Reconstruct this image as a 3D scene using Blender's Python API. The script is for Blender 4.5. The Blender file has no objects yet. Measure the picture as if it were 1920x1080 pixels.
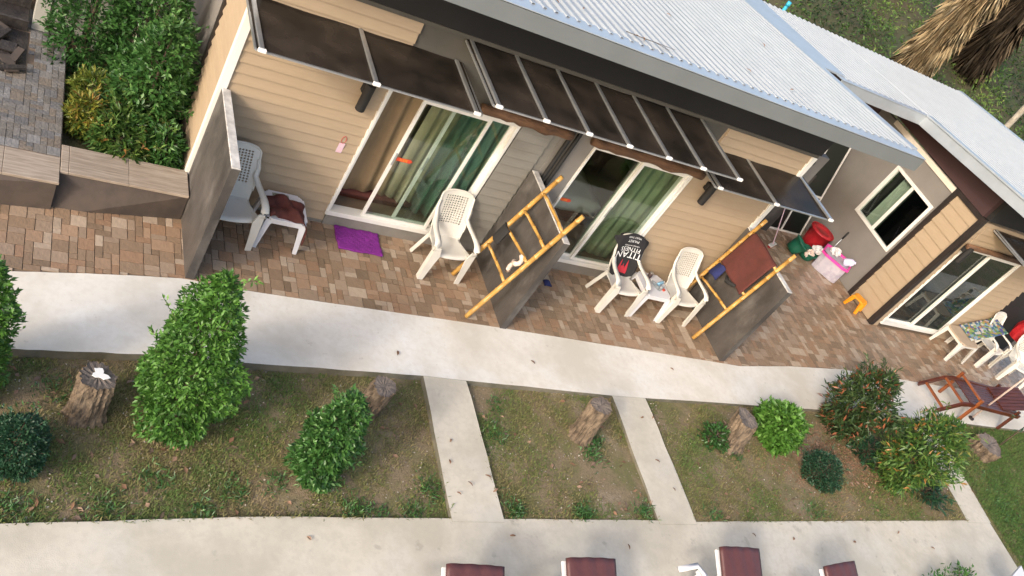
import bpy, math, random
import numpy as np
from mathutils import Matrix, Vector

random.seed(7)
rng = np.random.default_rng(11)
scene = bpy.context.scene
COL = scene.collection

# ---------------------------------------------------------------- camera, sky, sun, exposure
cam_data = bpy.data.cameras.new('camera')
cam_data.sensor_width = 36.0
cam_data.lens = 1712.36 / 1920 * 36.0
cam_data.clip_start = 0.05
cam_data.clip_end = 600
cam = bpy.data.objects.new('camera', cam_data)
COL.objects.link(cam)
RX = Vector((0.83091801, -0.26953106, 0.48675278))
RY = Vector((0.14760281, -0.73670692, -0.6599063))
RZ = Vector((0.53645939, 0.62017411, -0.5723595))
cam.matrix_world = Matrix(((RX.x, -RY.x, -RZ.x, 0), (RX.y, -RY.y, -RZ.y, 0), (RX.z, -RY.z, -RZ.z, 7.0), (0, 0, 0, 1)))
scene.camera = cam

SUN_TRAVEL = Vector((1.6, 1.0, -0.97)).normalized()
SUN_EL = math.asin(-SUN_TRAVEL.z)
SUN_ROT = math.atan2(-SUN_TRAVEL.x, -SUN_TRAVEL.y)
world = bpy.data.worlds.new('World')
scene.world = world
world.use_nodes = True
wn = world.node_tree.nodes
wl = world.node_tree.links
sky = wn.new('ShaderNodeTexSky')
sky.sky_type = 'NISHITA'
sky.sun_disc = False
sky.sun_elevation = SUN_EL
sky.sun_rotation = SUN_ROT
sky.air_density = 1.0
sky.dust_density = 3.6
sky.ozone_density = 0.4
wl.new(sky.outputs[0], wn['Background'].inputs[0])
wn['Background'].inputs[1].default_value = 0.15

sun_data = bpy.data.lights.new('sun', 'SUN')
sun_data.energy = 0.9
sun_data.angle = math.radians(6.5)
sun_data.color = (1.0, 0.955, 0.89)
sun = bpy.data.objects.new('sun', sun_data)
COL.objects.link(sun)
sun.rotation_euler = SUN_TRAVEL.to_track_quat('-Z', 'Y').to_euler()

scene.view_settings.view_transform = 'Standard'
scene.view_settings.look = 'None'
scene.view_settings.exposure = 1.12
scene.view_settings.gamma = 1.0
scene.view_settings.use_curve_mapping = False
scene.render.engine = 'CYCLES'
scene.cycles.max_bounces = 8
scene.cycles.transparent_max_bounces = 12


# ---------------------------------------------------------------- materials
def mat(name, col, rough=0.7, col2=None, scale=8.0, detail=6.0, amount=1.0, bump=0.0, bscale=None, stretch=None,
        metal=0.0, spec=None, spots=None, tone=None, transl=0.0, lo=0.35, hi=0.65, rand=0.0, third=None, fine=None):
    m = bpy.data.materials.new(name)
    m.use_nodes = True
    nt = m.node_tree
    n, l = nt.nodes, nt.links
    b = n['Principled BSDF']
    b.inputs['Roughness'].default_value = rough
    b.inputs['Metallic'].default_value = metal
    if spec is not None:
        b.inputs['Specular IOR Level'].default_value = spec
    tc = n.new('ShaderNodeTexCoord')
    mp = n.new('ShaderNodeMapping')
    l.new(tc.outputs['Object'], mp.inputs[0])
    if stretch:
        mp.inputs['Scale'].default_value = stretch
    rgb = n.new('ShaderNodeRGB')
    rgb.outputs[0].default_value = (*col, 1)
    out = rgb.outputs[0]
    if tone is not None:      # tone: second/third colours picked by a per-piece attribute
        at = n.new('ShaderNodeAttribute')
        at.attribute_name = 'tone'
        cr = n.new('ShaderNodeValToRGB')
        cr.color_ramp.elements[0].color = (*col, 1)
        cr.color_ramp.elements[1].color = (*tone[-1], 1)
        for i, c in enumerate(tone[:-1]):
            e = cr.color_ramp.elements.new((i + 1) / len(tone))
            e.color = (*c, 1)
        l.new(at.outputs['Fac'], cr.inputs[0])
        out = cr.outputs[0]

    def mix(a, c, fac, mode='MIX'):
        x = n.new('ShaderNodeMix')
        x.data_type = 'RGBA'
        x.blend_type = mode
        l.new(fac, x.inputs[0])
        l.new(a, x.inputs[6])
        if isinstance(c, tuple):
            x.inputs[7].default_value = (*c, 1)
        else:
            l.new(c, x.inputs[7])
        return x.outputs[2]

    def noise(sc, det, lo_, hi_, mapped=True, top=1.0, w=0.0):
        nz = n.new('ShaderNodeTexNoise')
        nz.inputs['Scale'].default_value = sc
        nz.inputs['Detail'].default_value = det
        nz.inputs['Roughness'].default_value = 0.62
        l.new((mp if mapped else tc).outputs[0 if mapped else 'Object'], nz.inputs['Vector'])
        mr = n.new('ShaderNodeMapRange')
        mr.inputs[1].default_value = lo_
        mr.inputs[2].default_value = hi_
        mr.inputs[4].default_value = top
        l.new(nz.outputs['Fac'], mr.inputs[0])
        return mr.outputs[0]
    if col2 is not None:
        out = mix(out, col2, noise(scale, detail, lo, hi, top=amount))
    if third is not None:
        out = mix(out, third[0], noise(third[1], 5.0, third[2], third[3], top=third[4]))
    if fine is not None:      # fine grit
        out = mix(out, fine[0], noise(fine[1], 4.0, .45, .62, mapped=False, top=fine[2]))
    if spots is not None:
        out = mix(out, spots[0], noise(spots[1], 3.0, spots[2], spots[2] + 0.06, top=spots[3]))
    if rand:
        oi = n.new('ShaderNodeObjectInfo')
        hs = n.new('ShaderNodeHueSaturation')
        mr = n.new('ShaderNodeMapRange')
        mr.inputs[3].default_value = 1 - rand
        mr.inputs[4].default_value = 1 + rand
        l.new(oi.outputs['Random'], mr.inputs[0])
        l.new(mr.outputs[0], hs.inputs['Value'])
        l.new(out, hs.inputs['Color'])
        out = hs.outputs[0]
    l.new(out, b.inputs['Base Color'])
    if bump:
        nz = n.new('ShaderNodeTexNoise')
        nz.inputs['Scale'].default_value = bscale or scale * 3
        nz.inputs['Detail'].default_value = 6
        l.new(mp.outputs[0], nz.inputs['Vector'])
        bp = n.new('ShaderNodeBump')
        bp.inputs['Strength'].default_value = bump
        bp.inputs['Distance'].default_value = 0.02
        l.new(nz.outputs['Fac'], bp.inputs['Height'])
        l.new(bp.outputs[0], b.inputs['Normal'])
    if transl:
        tr = n.new('ShaderNodeBsdfTranslucent')
        l.new(out, tr.inputs[0])
        ms = n.new('ShaderNodeMixShader')
        ms.inputs[0].default_value = transl
        l.new(b.outputs[0], ms.inputs[1])
        l.new(tr.outputs[0], ms.inputs[2])
        l.new(ms.outputs[0], n['Material Output'].inputs[0])
    return m


def glass(name, tint, gloss_rough=0.02, opaque=0.0, ocol=(0.02, 0.018, 0.015), refl=1.0):
    m = bpy.data.materials.new(name)
    m.use_nodes = True
    n, l = m.node_tree.nodes, m.node_tree.links
    n.remove(n['Principled BSDF'])
    t = n.new('ShaderNodeBsdfTransparent')
    t.inputs[0].default_value = (*tint, 1)
    g = n.new('ShaderNodeBsdfGlossy')
    g.inputs['Roughness'].default_value = gloss_rough
    g.inputs[0].default_value = (refl, refl, refl, 1)
    f = n.new('ShaderNodeFresnel')
    ge = n.new('ShaderNodeNewGeometry')
    mr = n.new('ShaderNodeMapRange')          # same index of refraction on both faces of the thin sheet
    mr.inputs[3].default_value = 1.5
    mr.inputs[4].default_value = 1 / 1.5
    l.new(ge.outputs['Backfacing'], mr.inputs[0])
    l.new(mr.outputs[0], f.inputs[0])
    src = t.outputs[0]
    if opaque:
        d = n.new('ShaderNodeBsdfDiffuse')
        tc = n.new('ShaderNodeTexCoord')
        nz = n.new('ShaderNodeTexNoise')
        nz.inputs['Scale'].default_value = 2.5
        nz.inputs['Detail'].default_value = 8
        l.new(tc.outputs['Object'], nz.inputs['Vector'])
        cr = n.new('ShaderNodeValToRGB')
        cr.color_ramp.elements[0].position = 0.35
        cr.color_ramp.elements[1].position = 0.75
        cr.color_ramp.elements[0].color = (*ocol, 1)
        cr.color_ramp.elements[1].color = (ocol[0] * 3.2, ocol[1] * 3.0, ocol[2] * 2.9, 1)
        l.new(nz.outputs['Fac'], cr.inputs[0])
        l.new(cr.outputs[0], d.inputs[0])
        mo = n.new('ShaderNodeMixShader')
        mo.inputs[0].default_value = opaque
        l.new(t.outputs[0], mo.inputs[1])
        l.new(d.outputs[0], mo.inputs[2])
        src = mo.outputs[0]
    ms = n.new('ShaderNodeMixShader')
    l.new(f.outputs[0], ms.inputs[0])
    l.new(src, ms.inputs[1])
    l.new(g.outputs[0], ms.inputs[2])
    l.new(ms.outputs[0], n['Material Output'].inputs[0])
    return m


M = {}
M['concrete'] = mat('concrete_pale', (0.69, 0.65, 0.58), 0.85, (0.55, 0.505, 0.425), 1.0, 10, 0.95, bump=0.12, bscale=140,
                    third=((0.75, 0.735, 0.70), 0.7, 0.5, 0.68, 0.8), spots=((0.36, 0.32, 0.27), 7.0, 0.66, 0.4), lo=0.42, hi=0.62, fine=((0.55, 0.50, 0.43), 13.0, 0.28))
M['concrete_low'] = mat('concrete_buff', (0.565, 0.515, 0.425), 0.88, (0.45, 0.41, 0.33), 1.3, 10, 0.95, bump=0.12, bscale=140, lo=0.42, hi=0.60, fine=((0.42, 0.38, 0.31), 15.0, 0.32),
                        third=((0.56, 0.53, 0.47), 0.9, 0.5, 0.7, 0.8), spots=((0.26, 0.235, 0.195), 4.0, 0.64, 0.4))
M['soil'] = mat('lawn_soil', (0.235, 0.175, 0.105), 0.95, (0.135, 0.135, 0.045), 2.4, 12, 0.9, bump=0.5, bscale=90, lo=0.44, hi=0.58, fine=((0.12, 0.095, 0.055), 55.0, 0.7),
                third=((0.30, 0.24, 0.165), 1.3, 0.56, 0.66, 0.8), spots=((0.36, 0.30, 0.22), 30.0, 0.66, 0.7))
M['kerb'] = mat('mossy_kerb', (0.20, 0.18, 0.14), 0.9, (0.10, 0.095, 0.065), 5, 8, 0.9, bump=0.4)
M['hill'] = mat('hill_earth', (0.06, 0.07, 0.024), 0.95, (0.085, 0.062, 0.032), 0.8, 8, 0.9, bump=0.8, bscale=6)
M['grass'] = mat('grass_blades', (0.26, 0.20, 0.10), 0.8, tone=[(0.175, 0.178, 0.055), (0.085, 0.15, 0.03)], transl=0.2)
M['grout'] = mat('tile_grout', (0.20, 0.145, 0.10), 0.9, (0.15, 0.11, 0.078), 6)
TILE_T = [(0.265, 0.182, 0.118), (0.33, 0.240, 0.168), (0.42, 0.325, 0.24), (0.295, 0.184, 0.114), (0.215, 0.150, 0.098), (0.35, 0.232, 0.15)]
for i, c in enumerate(TILE_T):
    M['tile%d' % i] = mat('patio_tile_tone', c, 0.36, tuple(x * 0.78 for x in c), 14, 7, 0.8, bump=0.35, bscale=40, rand=0.10,
                          spots=((0.46, 0.38, 0.29), 22, 0.64, 0.4))
SLATE_T = [(0.165, 0.150, 0.135), (0.20, 0.185, 0.172), (0.145, 0.140, 0.14), (0.18, 0.150, 0.122), (0.215, 0.208, 0.205)]
for i, c in enumerate(SLATE_T):
    M['slate%d' % i] = mat('slate_tone', c, 0.6, tuple(x * 0.7 for x in c), 16, 7, 0.8, bump=0.5, bscale=40, rand=0.12)
M['coping'] = mat('wood_look_tile', (0.38, 0.315, 0.255), 0.5, (0.20, 0.155, 0.115), 3.5, 8, 0.9, stretch=(1.0, 14.0, 6.0), bump=0.15, rand=0.06)
M['brownwall'] = mat('brown_render', (0.085, 0.063, 0.05), 0.75, (0.045, 0.035, 0.03), 3.0, 7, 0.9, bump=0.2)
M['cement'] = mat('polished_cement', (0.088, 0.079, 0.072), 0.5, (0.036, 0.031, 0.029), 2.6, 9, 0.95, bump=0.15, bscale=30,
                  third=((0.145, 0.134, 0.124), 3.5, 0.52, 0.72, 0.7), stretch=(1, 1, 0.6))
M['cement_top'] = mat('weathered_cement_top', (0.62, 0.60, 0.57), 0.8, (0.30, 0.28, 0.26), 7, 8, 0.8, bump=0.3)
M['siding'] = mat('beige_fibre_cement', (0.36, 0.272, 0.182), 0.6, (0.325, 0.242, 0.158), 5, 6, 0.7, stretch=(1, 1, 6), bump=0.06, bscale=80, rand=0.03)
M['siding_grey'] = mat('grey_fibre_cement', (0.205, 0.192, 0.168), 0.65, (0.172, 0.16, 0.138), 5, 6, 0.7, stretch=(1, 1, 6), bump=0.06, bscale=80, rand=0.03)
M['greywall'] = mat('warm_grey_render', (0.21, 0.192, 0.174), 0.75, (0.175, 0.16, 0.145), 2.0, 7, 0.8, bump=0.08)
M['grey_shaded'] = mat('shaded_grey_render', (0.085, 0.078, 0.066), 0.8, (0.065, 0.06, 0.05), 2.5, 6, 0.8, bump=0.08)  # grey render darkened in its colour for the shade above the doors
M['plinth'] = mat('plinth_render', (0.22, 0.20, 0.175), 0.8, (0.16, 0.145, 0.125), 3, 7, 0.8, bump=0.12)
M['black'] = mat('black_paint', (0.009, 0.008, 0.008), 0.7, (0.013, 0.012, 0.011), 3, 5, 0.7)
M['darktrim'] = mat('dark_brown_trim', (0.028, 0.020, 0.017), 0.5, (0.018, 0.014, 0.012), 6)
M['maroonwall'] = mat('maroon_paint', (0.060, 0.030, 0.030), 0.6, (0.050, 0.025, 0.025), 2, 5, 0.7)
M['white'] = mat('white_frame', (0.72, 0.70, 0.66), 0.4, (0.62, 0.60, 0.56), 5, 6, 0.5)
M['cream'] = mat('cream_trim', (0.70, 0.62, 0.52), 0.5, (0.60, 0.52, 0.42), 5, 6, 0.5)
M['alu'] = mat('aluminium', (0.52, 0.53, 0.54), 0.32, (0.42, 0.43, 0.44), 8, 5, 0.7, metal=0.75)
M['capw'] = mat('white_cap', (0.75, 0.74, 0.72), 0.5)
M['roof'] = mat('zincalume_sheet', (0.385, 0.405, 0.42), 0.42, (0.33, 0.35, 0.367), 2.2, 8, 0.7, metal=0.1,
                third=((0.44, 0.46, 0.475), 6, 0.55, 0.75, 0.6), spots=((0.34, 0.31, 0.28), 5, 0.76, 0.4))
M['flash'] = mat('roof_flashing', (0.46, 0.50, 0.54), 0.4, (0.39, 0.425, 0.455), 3, 6, 0.8, metal=0.4)
M['fascia'] = mat('fascia_grey', (0.155, 0.168, 0.172), 0.5, (0.135, 0.147, 0.15), 3, 6, 0.7)
M['poly'] = glass('smoked_polycarbonate', (0.34, 0.30, 0.26), 0.22, opaque=0.74, ocol=(0.026, 0.0215, 0.0175), refl=0.28)
M['glass'] = glass('green_glass', (0.83, 0.885, 0.85))
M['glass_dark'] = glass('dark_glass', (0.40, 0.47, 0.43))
M['curtain_tan'] = mat('curtain_tan', (0.25, 0.175, 0.10), 0.9, (0.20, 0.14, 0.08), 6, 5, 0.6)
M['curtain_teal'] = mat('curtain_teal', (0.155, 0.265, 0.22), 0.9, (0.11, 0.20, 0.16), 6, 5, 0.6)
M['curtain_olive'] = mat('curtain_olive', (0.32, 0.285, 0.185), 0.9, (0.23, 0.205, 0.125), 6, 5, 0.6)
M['curtain_green'] = mat('curtain_green', (0.205, 0.235, 0.145), 0.9, (0.15, 0.175, 0.10), 6, 5, 0.6)
M['curtain_pale'] = mat('curtain_pale_green', (0.44, 0.46, 0.40), 0.9, (0.34, 0.37, 0.31), 6, 5, 0.6)
M['roomwall'] = mat('room_wall', (0.45, 0.42, 0.36), 0.9)
M['roomfloor'] = mat('room_floor', (0.22, 0.16, 0.11), 0.5)
M['maroon'] = mat('maroon_cloth', (0.095, 0.023, 0.017), 0.9, (0.062, 0.016, 0.013), 7, 6, 0.8, bump=0.35, bscale=14)
M['cushion'] = mat('maroon_vinyl', (0.092, 0.031, 0.030), 0.5, (0.072, 0.024, 0.023), 6, 6, 0.8, bump=0.5, bscale=9)
M['log'] = mat('brown_log', (0.17, 0.085, 0.042), 0.7, (0.075, 0.038, 0.02), 7, 8, 0.9, stretch=(0.5, 3, 3), bump=0.8, bscale=25)
M['bamboo'] = mat('bamboo', (0.50, 0.285, 0.070), 0.38, (0.36, 0.185, 0.045), 6, 7, 0.8, bump=0.15, third=((0.60, 0.40, 0.14), 9, 0.56, 0.7, 0.6))
M['plastic'] = mat('white_plastic', (0.62, 0.595, 0.54), 0.38, (0.54, 0.51, 0.45), 4, 6, 0.6, spots=((0.42, 0.38, 0.32), 16, 0.72, 0.35))
M['plastic_cool'] = mat('cool_white_plastic', (0.63, 0.62, 0.64), 0.38, (0.55, 0.545, 0.565), 4, 6, 0.6)
M['plastic_worn'] = mat('worn_tan_plastic', (0.46, 0.36, 0.26), 0.5, (0.36, 0.27, 0.19), 5, 6, 0.8)
M['purple'] = mat('purple_mat', (0.22, 0.018, 0.25), 0.95, (0.16, 0.012, 0.18), 12, 6, 0.8, bump=1.0, bscale=60)
M['shirt'] = mat('black_shirt', (0.014, 0.013, 0.015), 0.9, (0.022, 0.020, 0.022), 9, 5, 0.7, bump=0.4, bscale=12)
M['print_white'] = mat('print_white', (0.78, 0.77, 0.76), 0.8)
M['print_red'] = mat('print_red', (0.42, 0.02, 0.035), 0.8)
M['print_yellow'] = mat('print_yellow', (0.80, 0.36, 0.03), 0.7)
M['sticker'] = mat('sticker_red', (0.60, 0.055, 0.02), 0.5)
M['pinkpaper'] = mat('pink_paper', (0.70, 0.42, 0.46), 0.7, (0.62, 0.50, 0.58), 30)
M['redcord'] = mat('red_cord', (0.45, 0.08, 0.07), 0.7)
M['navy'] = mat('navy_cloth', (0.012, 0.018, 0.10), 0.85, (0.008, 0.012, 0.06), 9)
M['blackcloth'] = mat('black_cloth', (0.016, 0.015, 0.015), 0.85)
M['pinkwhite'] = mat('pale_pink_cloth', (0.70, 0.58, 0.50), 0.9, (0.58, 0.44, 0.36), 12, bump=0.4)
M['stumpbark'] = mat('stump_bark', (0.20, 0.148, 0.10), 0.9, (0.060, 0.043, 0.030), 9, 10, 0.9, stretch=(1.5, 1.5, 0.8), bump=1.8, bscale=16, lo=.40, hi=.62)
M['stumptop'] = mat('stump_top', (0.17, 0.14, 0.12), 0.9, (0.09, 0.075, 0.065), 9, 7, 0.9, bump=0.7)
M['whitepaint'] = mat('white_paint_splash', (0.72, 0.72, 0.72), 0.7)
LEAF = dict(transl=0.22)
M['leaf_bright'] = mat('leaf_bright', (0.035, 0.095, 0.014), 0.42, tone=[(0.060, 0.155, 0.022), (0.095, 0.225, 0.035), (0.17, 0.33, 0.07)], **LEAF)
M['leaf_mid'] = mat('leaf_mid', (0.024, 0.074, 0.017), 0.38, tone=[(0.042, 0.118, 0.025), (0.068, 0.172, 0.038), (0.15, 0.28, 0.085)], **LEAF)
M['leaf_dark'] = mat('leaf_dark', (0.014, 0.042, 0.020), 0.45, tone=[(0.018, 0.062, 0.026), (0.030, 0.085, 0.040), (0.05, 0.12, 0.06)], **LEAF)
M['leaf_red'] = mat('leaf_red_tip', (0.026, 0.055, 0.018), 0.42, tone=[(0.042, 0.080, 0.024), (0.080, 0.115, 0.036), (0.27, 0.095, 0.045)], **LEAF)
M['leaf_gold'] = mat('leaf_gold_tip', (0.032, 0.080, 0.018), 0.42, tone=[(0.060, 0.135, 0.026), (0.14, 0.22, 0.045), (0.34, 0.17, 0.05)], **LEAF)
M['leaf_yellow'] = mat('leaf_yellow', (0.08, 0.12, 0.02), 0.45, tone=[(0.13, 0.17, 0.025), (0.24, 0.22, 0.03), (0.26, 0.10, 0.03)], **LEAF)
M['leaf_hill'] = mat('leaf_hill', (0.024, 0.050, 0.012), 0.6, tone=[(0.072, 0.145, 0.024), (0.155, 0.235, 0.042), (0.26, 0.24, 0.085)], **LEAF)
M['stem'] = mat('woody_stem', (0.10, 0.07, 0.045), 0.9, (0.06, 0.042, 0.03), 20, bump=0.5)
M['drypalm'] = mat('dry_frond', (0.38, 0.27, 0.15), 0.85, tone=[(0.46, 0.35, 0.20), (0.55, 0.44, 0.27), (0.64, 0.54, 0.37)], transl=0.2)
M['drypalm_dark'] = mat('dark_dry_frond', (0.060, 0.042, 0.026), 0.9, tone=[(0.10, 0.072, 0.045), (0.15, 0.11, 0.07), (0.2, 0.15, 0.1)], transl=0.1)
M['paletrunk'] = mat('pale_trunk', (0.40, 0.36, 0.29), 0.85, (0.20, 0.17, 0.13), 6, 7, 0.9, bump=0.5)
M['deadleaf'] = mat('dead_leaf', (0.17, 0.085, 0.045), 0.8, tone=[(0.24, 0.13, 0.075), (0.33, 0.21, 0.14), (0.12, 0.08, 0.06)])
M['pebble'] = mat('pebbles', (0.28, 0.24, 0.19), 0.9, tone=[(0.4, 0.35, 0.28), (0.20, 0.16, 0.12), (0.52, 0.48, 0.42)])
M['redwood'] = mat('red_stained_wood', (0.105, 0.026, 0.012), 0.4, (0.05, 0.013, 0.008), 5, 7, 0.9, stretch=(0.4, 4, 4), bump=0.2)
M['orangewood'] = mat('orange_stained_wood', (0.27, 0.080, 0.022), 0.4, (0.18, 0.05, 0.016), 5, 7, 0.9, stretch=(1, 1, 1), bump=0.2)
M['greenbucket'] = mat('green_plastic', (0.012, 0.13, 0.075), 0.4, (0.009, 0.10, 0.06), 5)
M['redplastic'] = mat('red_plastic', (0.42, 0.020, 0.026), 0.4, (0.33, 0.014, 0.02), 5)
M['pinkplastic'] = mat('pink_plastic', (0.72, 0.06, 0.33), 0.4)
M['frosted'] = mat('frosted_box', (0.37, 0.34, 0.40), 0.35, (0.50, 0.46, 0.48), 5, 6, 0.9, third=((0.25, 0.22, 0.30), 4, 0.52, 0.62, 0.6))
M['lilac'] = mat('lilac_jug', (0.62, 0.58, 0.74), 0.35)
M['bagplastic'] = mat('white_bag', (0.72, 0.69, 0.68), 0.5, (0.56, 0.52, 0.50), 14, 6, 0.8, bump=0.6, bscale=20)
M['yellowplastic'] = mat('yellow_plastic', (0.75, 0.29, 0.012), 0.42)
M['screenblack'] = mat('black_screen', (0.008, 0.012, 0.010), 0.35)
M['bluepipe'] = mat('blue_pipe', (0.04, 0.38, 0.52), 0.5)
M['grey_fence'] = mat('grey_fence', (0.36, 0.35, 0.32), 0.7, (0.29, 0.28, 0.255), 3, 6, 0.8)
M['darkstone'] = mat('dark_wet_stone', (0.014, 0.012, 0.012), 0.5, (0.040, 0.032, 0.028), 6, 8, 0.8, bump=0.8)
M['wall_white'] = mat('far_white_wall', (0.68, 0.66, 0.62), 0.8)
M['canblack'] = mat('can_dark', (0.05, 0.03, 0.028), 0.35)
M['bluebottle'] = mat('blue_bottle', (0.22, 0.44, 0.60), 0.15)
M['clearplastic'] = glass('clear_plastic', (0.80, 0.84, 0.86), 0.08, opaque=0.25, ocol=(0.25, 0.27, 0.28))
M['magazine'] = mat('magazine', (0.30, 0.31, 0.24), 0.4, (0.07, 0.09, 0.05), 28, 4, 0.9)
M['orangeball'] = mat('orange_fruit', (0.62, 0.10, 0.02), 0.5)
M['magenta'] = mat('magenta_toy', (0.55, 0.05, 0.45), 0.45)
M['pinkpole'] = mat('painted_pole', (0.60, 0.46, 0.42), 0.5, (0.45, 0.36, 0.30), 10)
M['olivewood'] = mat('olive_wood', (0.24, 0.19, 0.09), 0.6)


def patchwork():
    m = bpy.data.materials.new('patchwork_cloth')
    m.use_nodes = True
    n, l = m.node_tree.nodes, m.node_tree.links
    tc = n.new('ShaderNodeTexCoord')
    vo = n.new('ShaderNodeTexVoronoi')
    vo.distance = 'CHEBYCHEV'
    vo.inputs['Scale'].default_value = 19
    vo.inputs['Randomness'].default_value = 0.75
    l.new(tc.outputs['Object'], vo.inputs['Vector'])
    sp = n.new('ShaderNodeSeparateColor')
    l.new(vo.outputs['Color'], sp.inputs[0])
    cr = n.new('ShaderNodeValToRGB')
    cr.color_ramp.interpolation = 'CONSTANT'
    cols = [(0.04, 0.09, 0.17), (0.11, 0.17, 0.06), (0.36, 0.36, 0.33), (0.04, 0.11, 0.10), (0.26, 0.16, 0.07), (0.16, 0.25, 0.31), (0.06, 0.06, 0.19), (0.19, 0.23, 0.08)]
    cr.color_ramp.elements[0].color = (*cols[0], 1)
    cr.color_ramp.elements[1].position = 0.125
    cr.color_ramp.elements[1].color = (*cols[1], 1)
    for i in range(2, 8):
        e = cr.color_ramp.elements.new(i / 8)
        e.color = (*cols[i], 1)
    l.new(sp.outputs[0], cr.inputs[0])
    nz = n.new('ShaderNodeTexNoise')
    nz.inputs['Scale'].default_value = 30
    l.new(tc.outputs['Object'], nz.inputs['Vector'])
    mx = n.new('ShaderNodeMix')
    mx.data_type = 'RGBA'
    mx.blend_type = 'OVERLAY'
    mx.inputs[0].default_value = 0.8
    l.new(cr.outputs[0], mx.inputs[6])
    l.new(nz.outputs['Color'], mx.inputs[7])
    l.new(mx.outputs[2], n['Principled BSDF'].inputs['Base Color'])
    n['Principled BSDF'].inputs['Roughness'].default_value = 0.5
    return m


M['patchwork'] = patchwork()


# ---------------------------------------------------------------- mesh helpers
class MB:
    """collects faces; build() links them as ONE mesh object"""
    def __init__(self):
        self.v, self.f, self.mi = [], [], []

    def add(self, vs, fs, mi=0):
        o = len(self.v)
        self.v += [tuple(p) for p in vs]
        for q in fs:
            self.f.append(tuple(i + o for i in q))
            self.mi.append(mi)
        return self

    def box(self, x0, x1, y0, y1, z0, z1, mi=0, top=None, b=0.0):
        vs = [(x, y, z) for z in (z0, z1) for (x, y) in ((x0, y0), (x1, y0), (x1, y1), (x0, y1))]
        if b:
            vs2 = []
            # chamfered upper and lower rims
            for z, dd in ((z0, b), (z0 + b, 0), (z1 - b, 0), (z1, b)):
                vs2 += [(x0 + dd, y0 + dd, z), (x1 - dd, y0 + dd, z), (x1 - dd, y1 - dd, z), (x0 + dd, y1 - dd, z)]
            fs = [(3, 2, 1, 0), (12, 13, 14, 15)]
            for k in range(3):
                for i in range(4):
                    j = (i + 1) % 4
                    fs.append((k * 4 + i, k * 4 + j, k * 4 + 4 + j, k * 4 + 4 + i))
            return self.add(vs2, fs, mi)
        fs = [(3, 2, 1, 0), (0, 1, 5, 4), (1, 2, 6, 5), (2, 3, 7, 6), (3, 0, 4, 7)]
        self.add(vs, fs, mi)
        o = len(self.v) - 8
        self.f.append((o + 4, o + 5, o + 6, o + 7))
        self.mi.append(mi if top is None else top)
        return self

    def prism(self, poly, z0, z1, mi=0):
        n = len(poly)
        z0f = z0 if callable(z0) else (lambda x, y: z0)
        z1f = z1 if callable(z1) else (lambda x, y: z1)
        vs = [(x, y, z0f(x, y)) for x, y in poly] + [(x, y, z1f(x, y)) for x, y in poly]
        fs = [tuple(range(n - 1, -1, -1)), tuple(range(n, 2 * n))]
        fs += [(i, (i + 1) % n, n + (i + 1) % n, n + i) for i in range(n)]
        return self.add(vs, fs, mi)

    def sweep(self, path, prof, mi=0, up=(0, 0, 1), cap=True, scales=None):
        """sweep a closed 2d profile (side, up) along a path"""
        P = [Vector(p) for p in path]
        n, k = len(P), len(prof)
        vs = []
        upv = Vector(up)
        for i, p in enumerate(P):
            t = (P[min(i + 1, n - 1)] - P[max(i - 1, 0)]).normalized()
            u = upv if abs(t.dot(upv)) < 0.98 else Vector((0, 1, 0)) if abs(t.y) < 0.9 else Vector((1, 0, 0))
            s = t.cross(u).normalized()
            w = s.cross(t).normalized()
            sc = scales[i] if scales else 1.0
            if not isinstance(sc, (tuple, list)):
                sc = (sc, sc)
            for a, b in prof:
                vs.append(p + s * (a * sc[0]) + w * (b * sc[1]))
        fs = []
        for i in range(n - 1):
            for j in range(k):
                jj = (j + 1) % k
                fs.append((i * k + j, i * k + jj, (i + 1) * k + jj, (i + 1) * k + j))
        if cap:
            fs.append(tuple(range(k - 1, -1, -1)))
            fs.append(tuple((n - 1) * k + j for j in range(k)))
        return self.add(vs, fs, mi)

    def tube(self, path, r, n=8, mi=0, cap=True):
        prof = [(math.cos(2 * math.pi * j / n), math.sin(2 * math.pi * j / n)) for j in range(n)]
        rs = list(r) if isinstance(r, (list, tuple)) else [r] * len(path)
        return self.sweep(path, prof, mi, scales=rs, cap=cap)

    def lathe(self, prof, n=20, c=(0, 0, 0), mi=0, cap_bot=True, cap_top=False, jitter=None):
        vs = []
        for i, (r, z) in enumerate(prof):
            for j in range(n):
                a = 2 * math.pi * j / n
                q = 1.0 if jitter is None else jitter(a, z)
                vs.append((c[0] + r * q * math.cos(a), c[1] + r * q * math.sin(a), c[2] + z))
        fs = []
        for i in range(len(prof) - 1):
            for j in range(n):
                jj = (j + 1) % n
                fs.append((i * n + j, i * n + jj, (i + 1) * n + jj, (i + 1) * n + j))
        if cap_bot:
            fs.append(tuple(range(n - 1, -1, -1)))
        if cap_top:
            fs.append(tuple((len(prof) - 1) * n + j for j in range(n)))
        return self.add(vs, fs, mi)

    def grid(self, fn, nu, nv, mi=0, skip=None):
        vs = [fn(i / nu, j / nv) for j in range(nv + 1) for i in range(nu + 1)]
        fs = []
        for j in range(nv):
            for i in range(nu):
                if skip and skip((i + .5) / nu, (j + .5) / nv):
                    continue
                a = j * (nu + 1) + i
                fs.append((a, a + 1, a + nu + 2, a + nu + 1))
        return self.add(vs, fs, mi)

    def move(self, d):
        self.v = [(a + d[0], b + d[1], c + d[2]) for a, b, c in self.v]
        return self

    def mesh(self, name, mats, smooth=False):
        me = bpy.data.meshes.new(name)
        me.from_pydata(self.v, [], self.f)
        for m in (mats if isinstance(mats, (list, tuple)) else [mats]):
            me.materials.append(M[m] if isinstance(m, str) else m)
        if any(self.mi):
            me.polygons.foreach_set('material_index', self.mi)
        if smooth:
            me.polygons.foreach_set('use_smooth', [True] * len(me.polygons))
        me.update()
        return me

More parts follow.
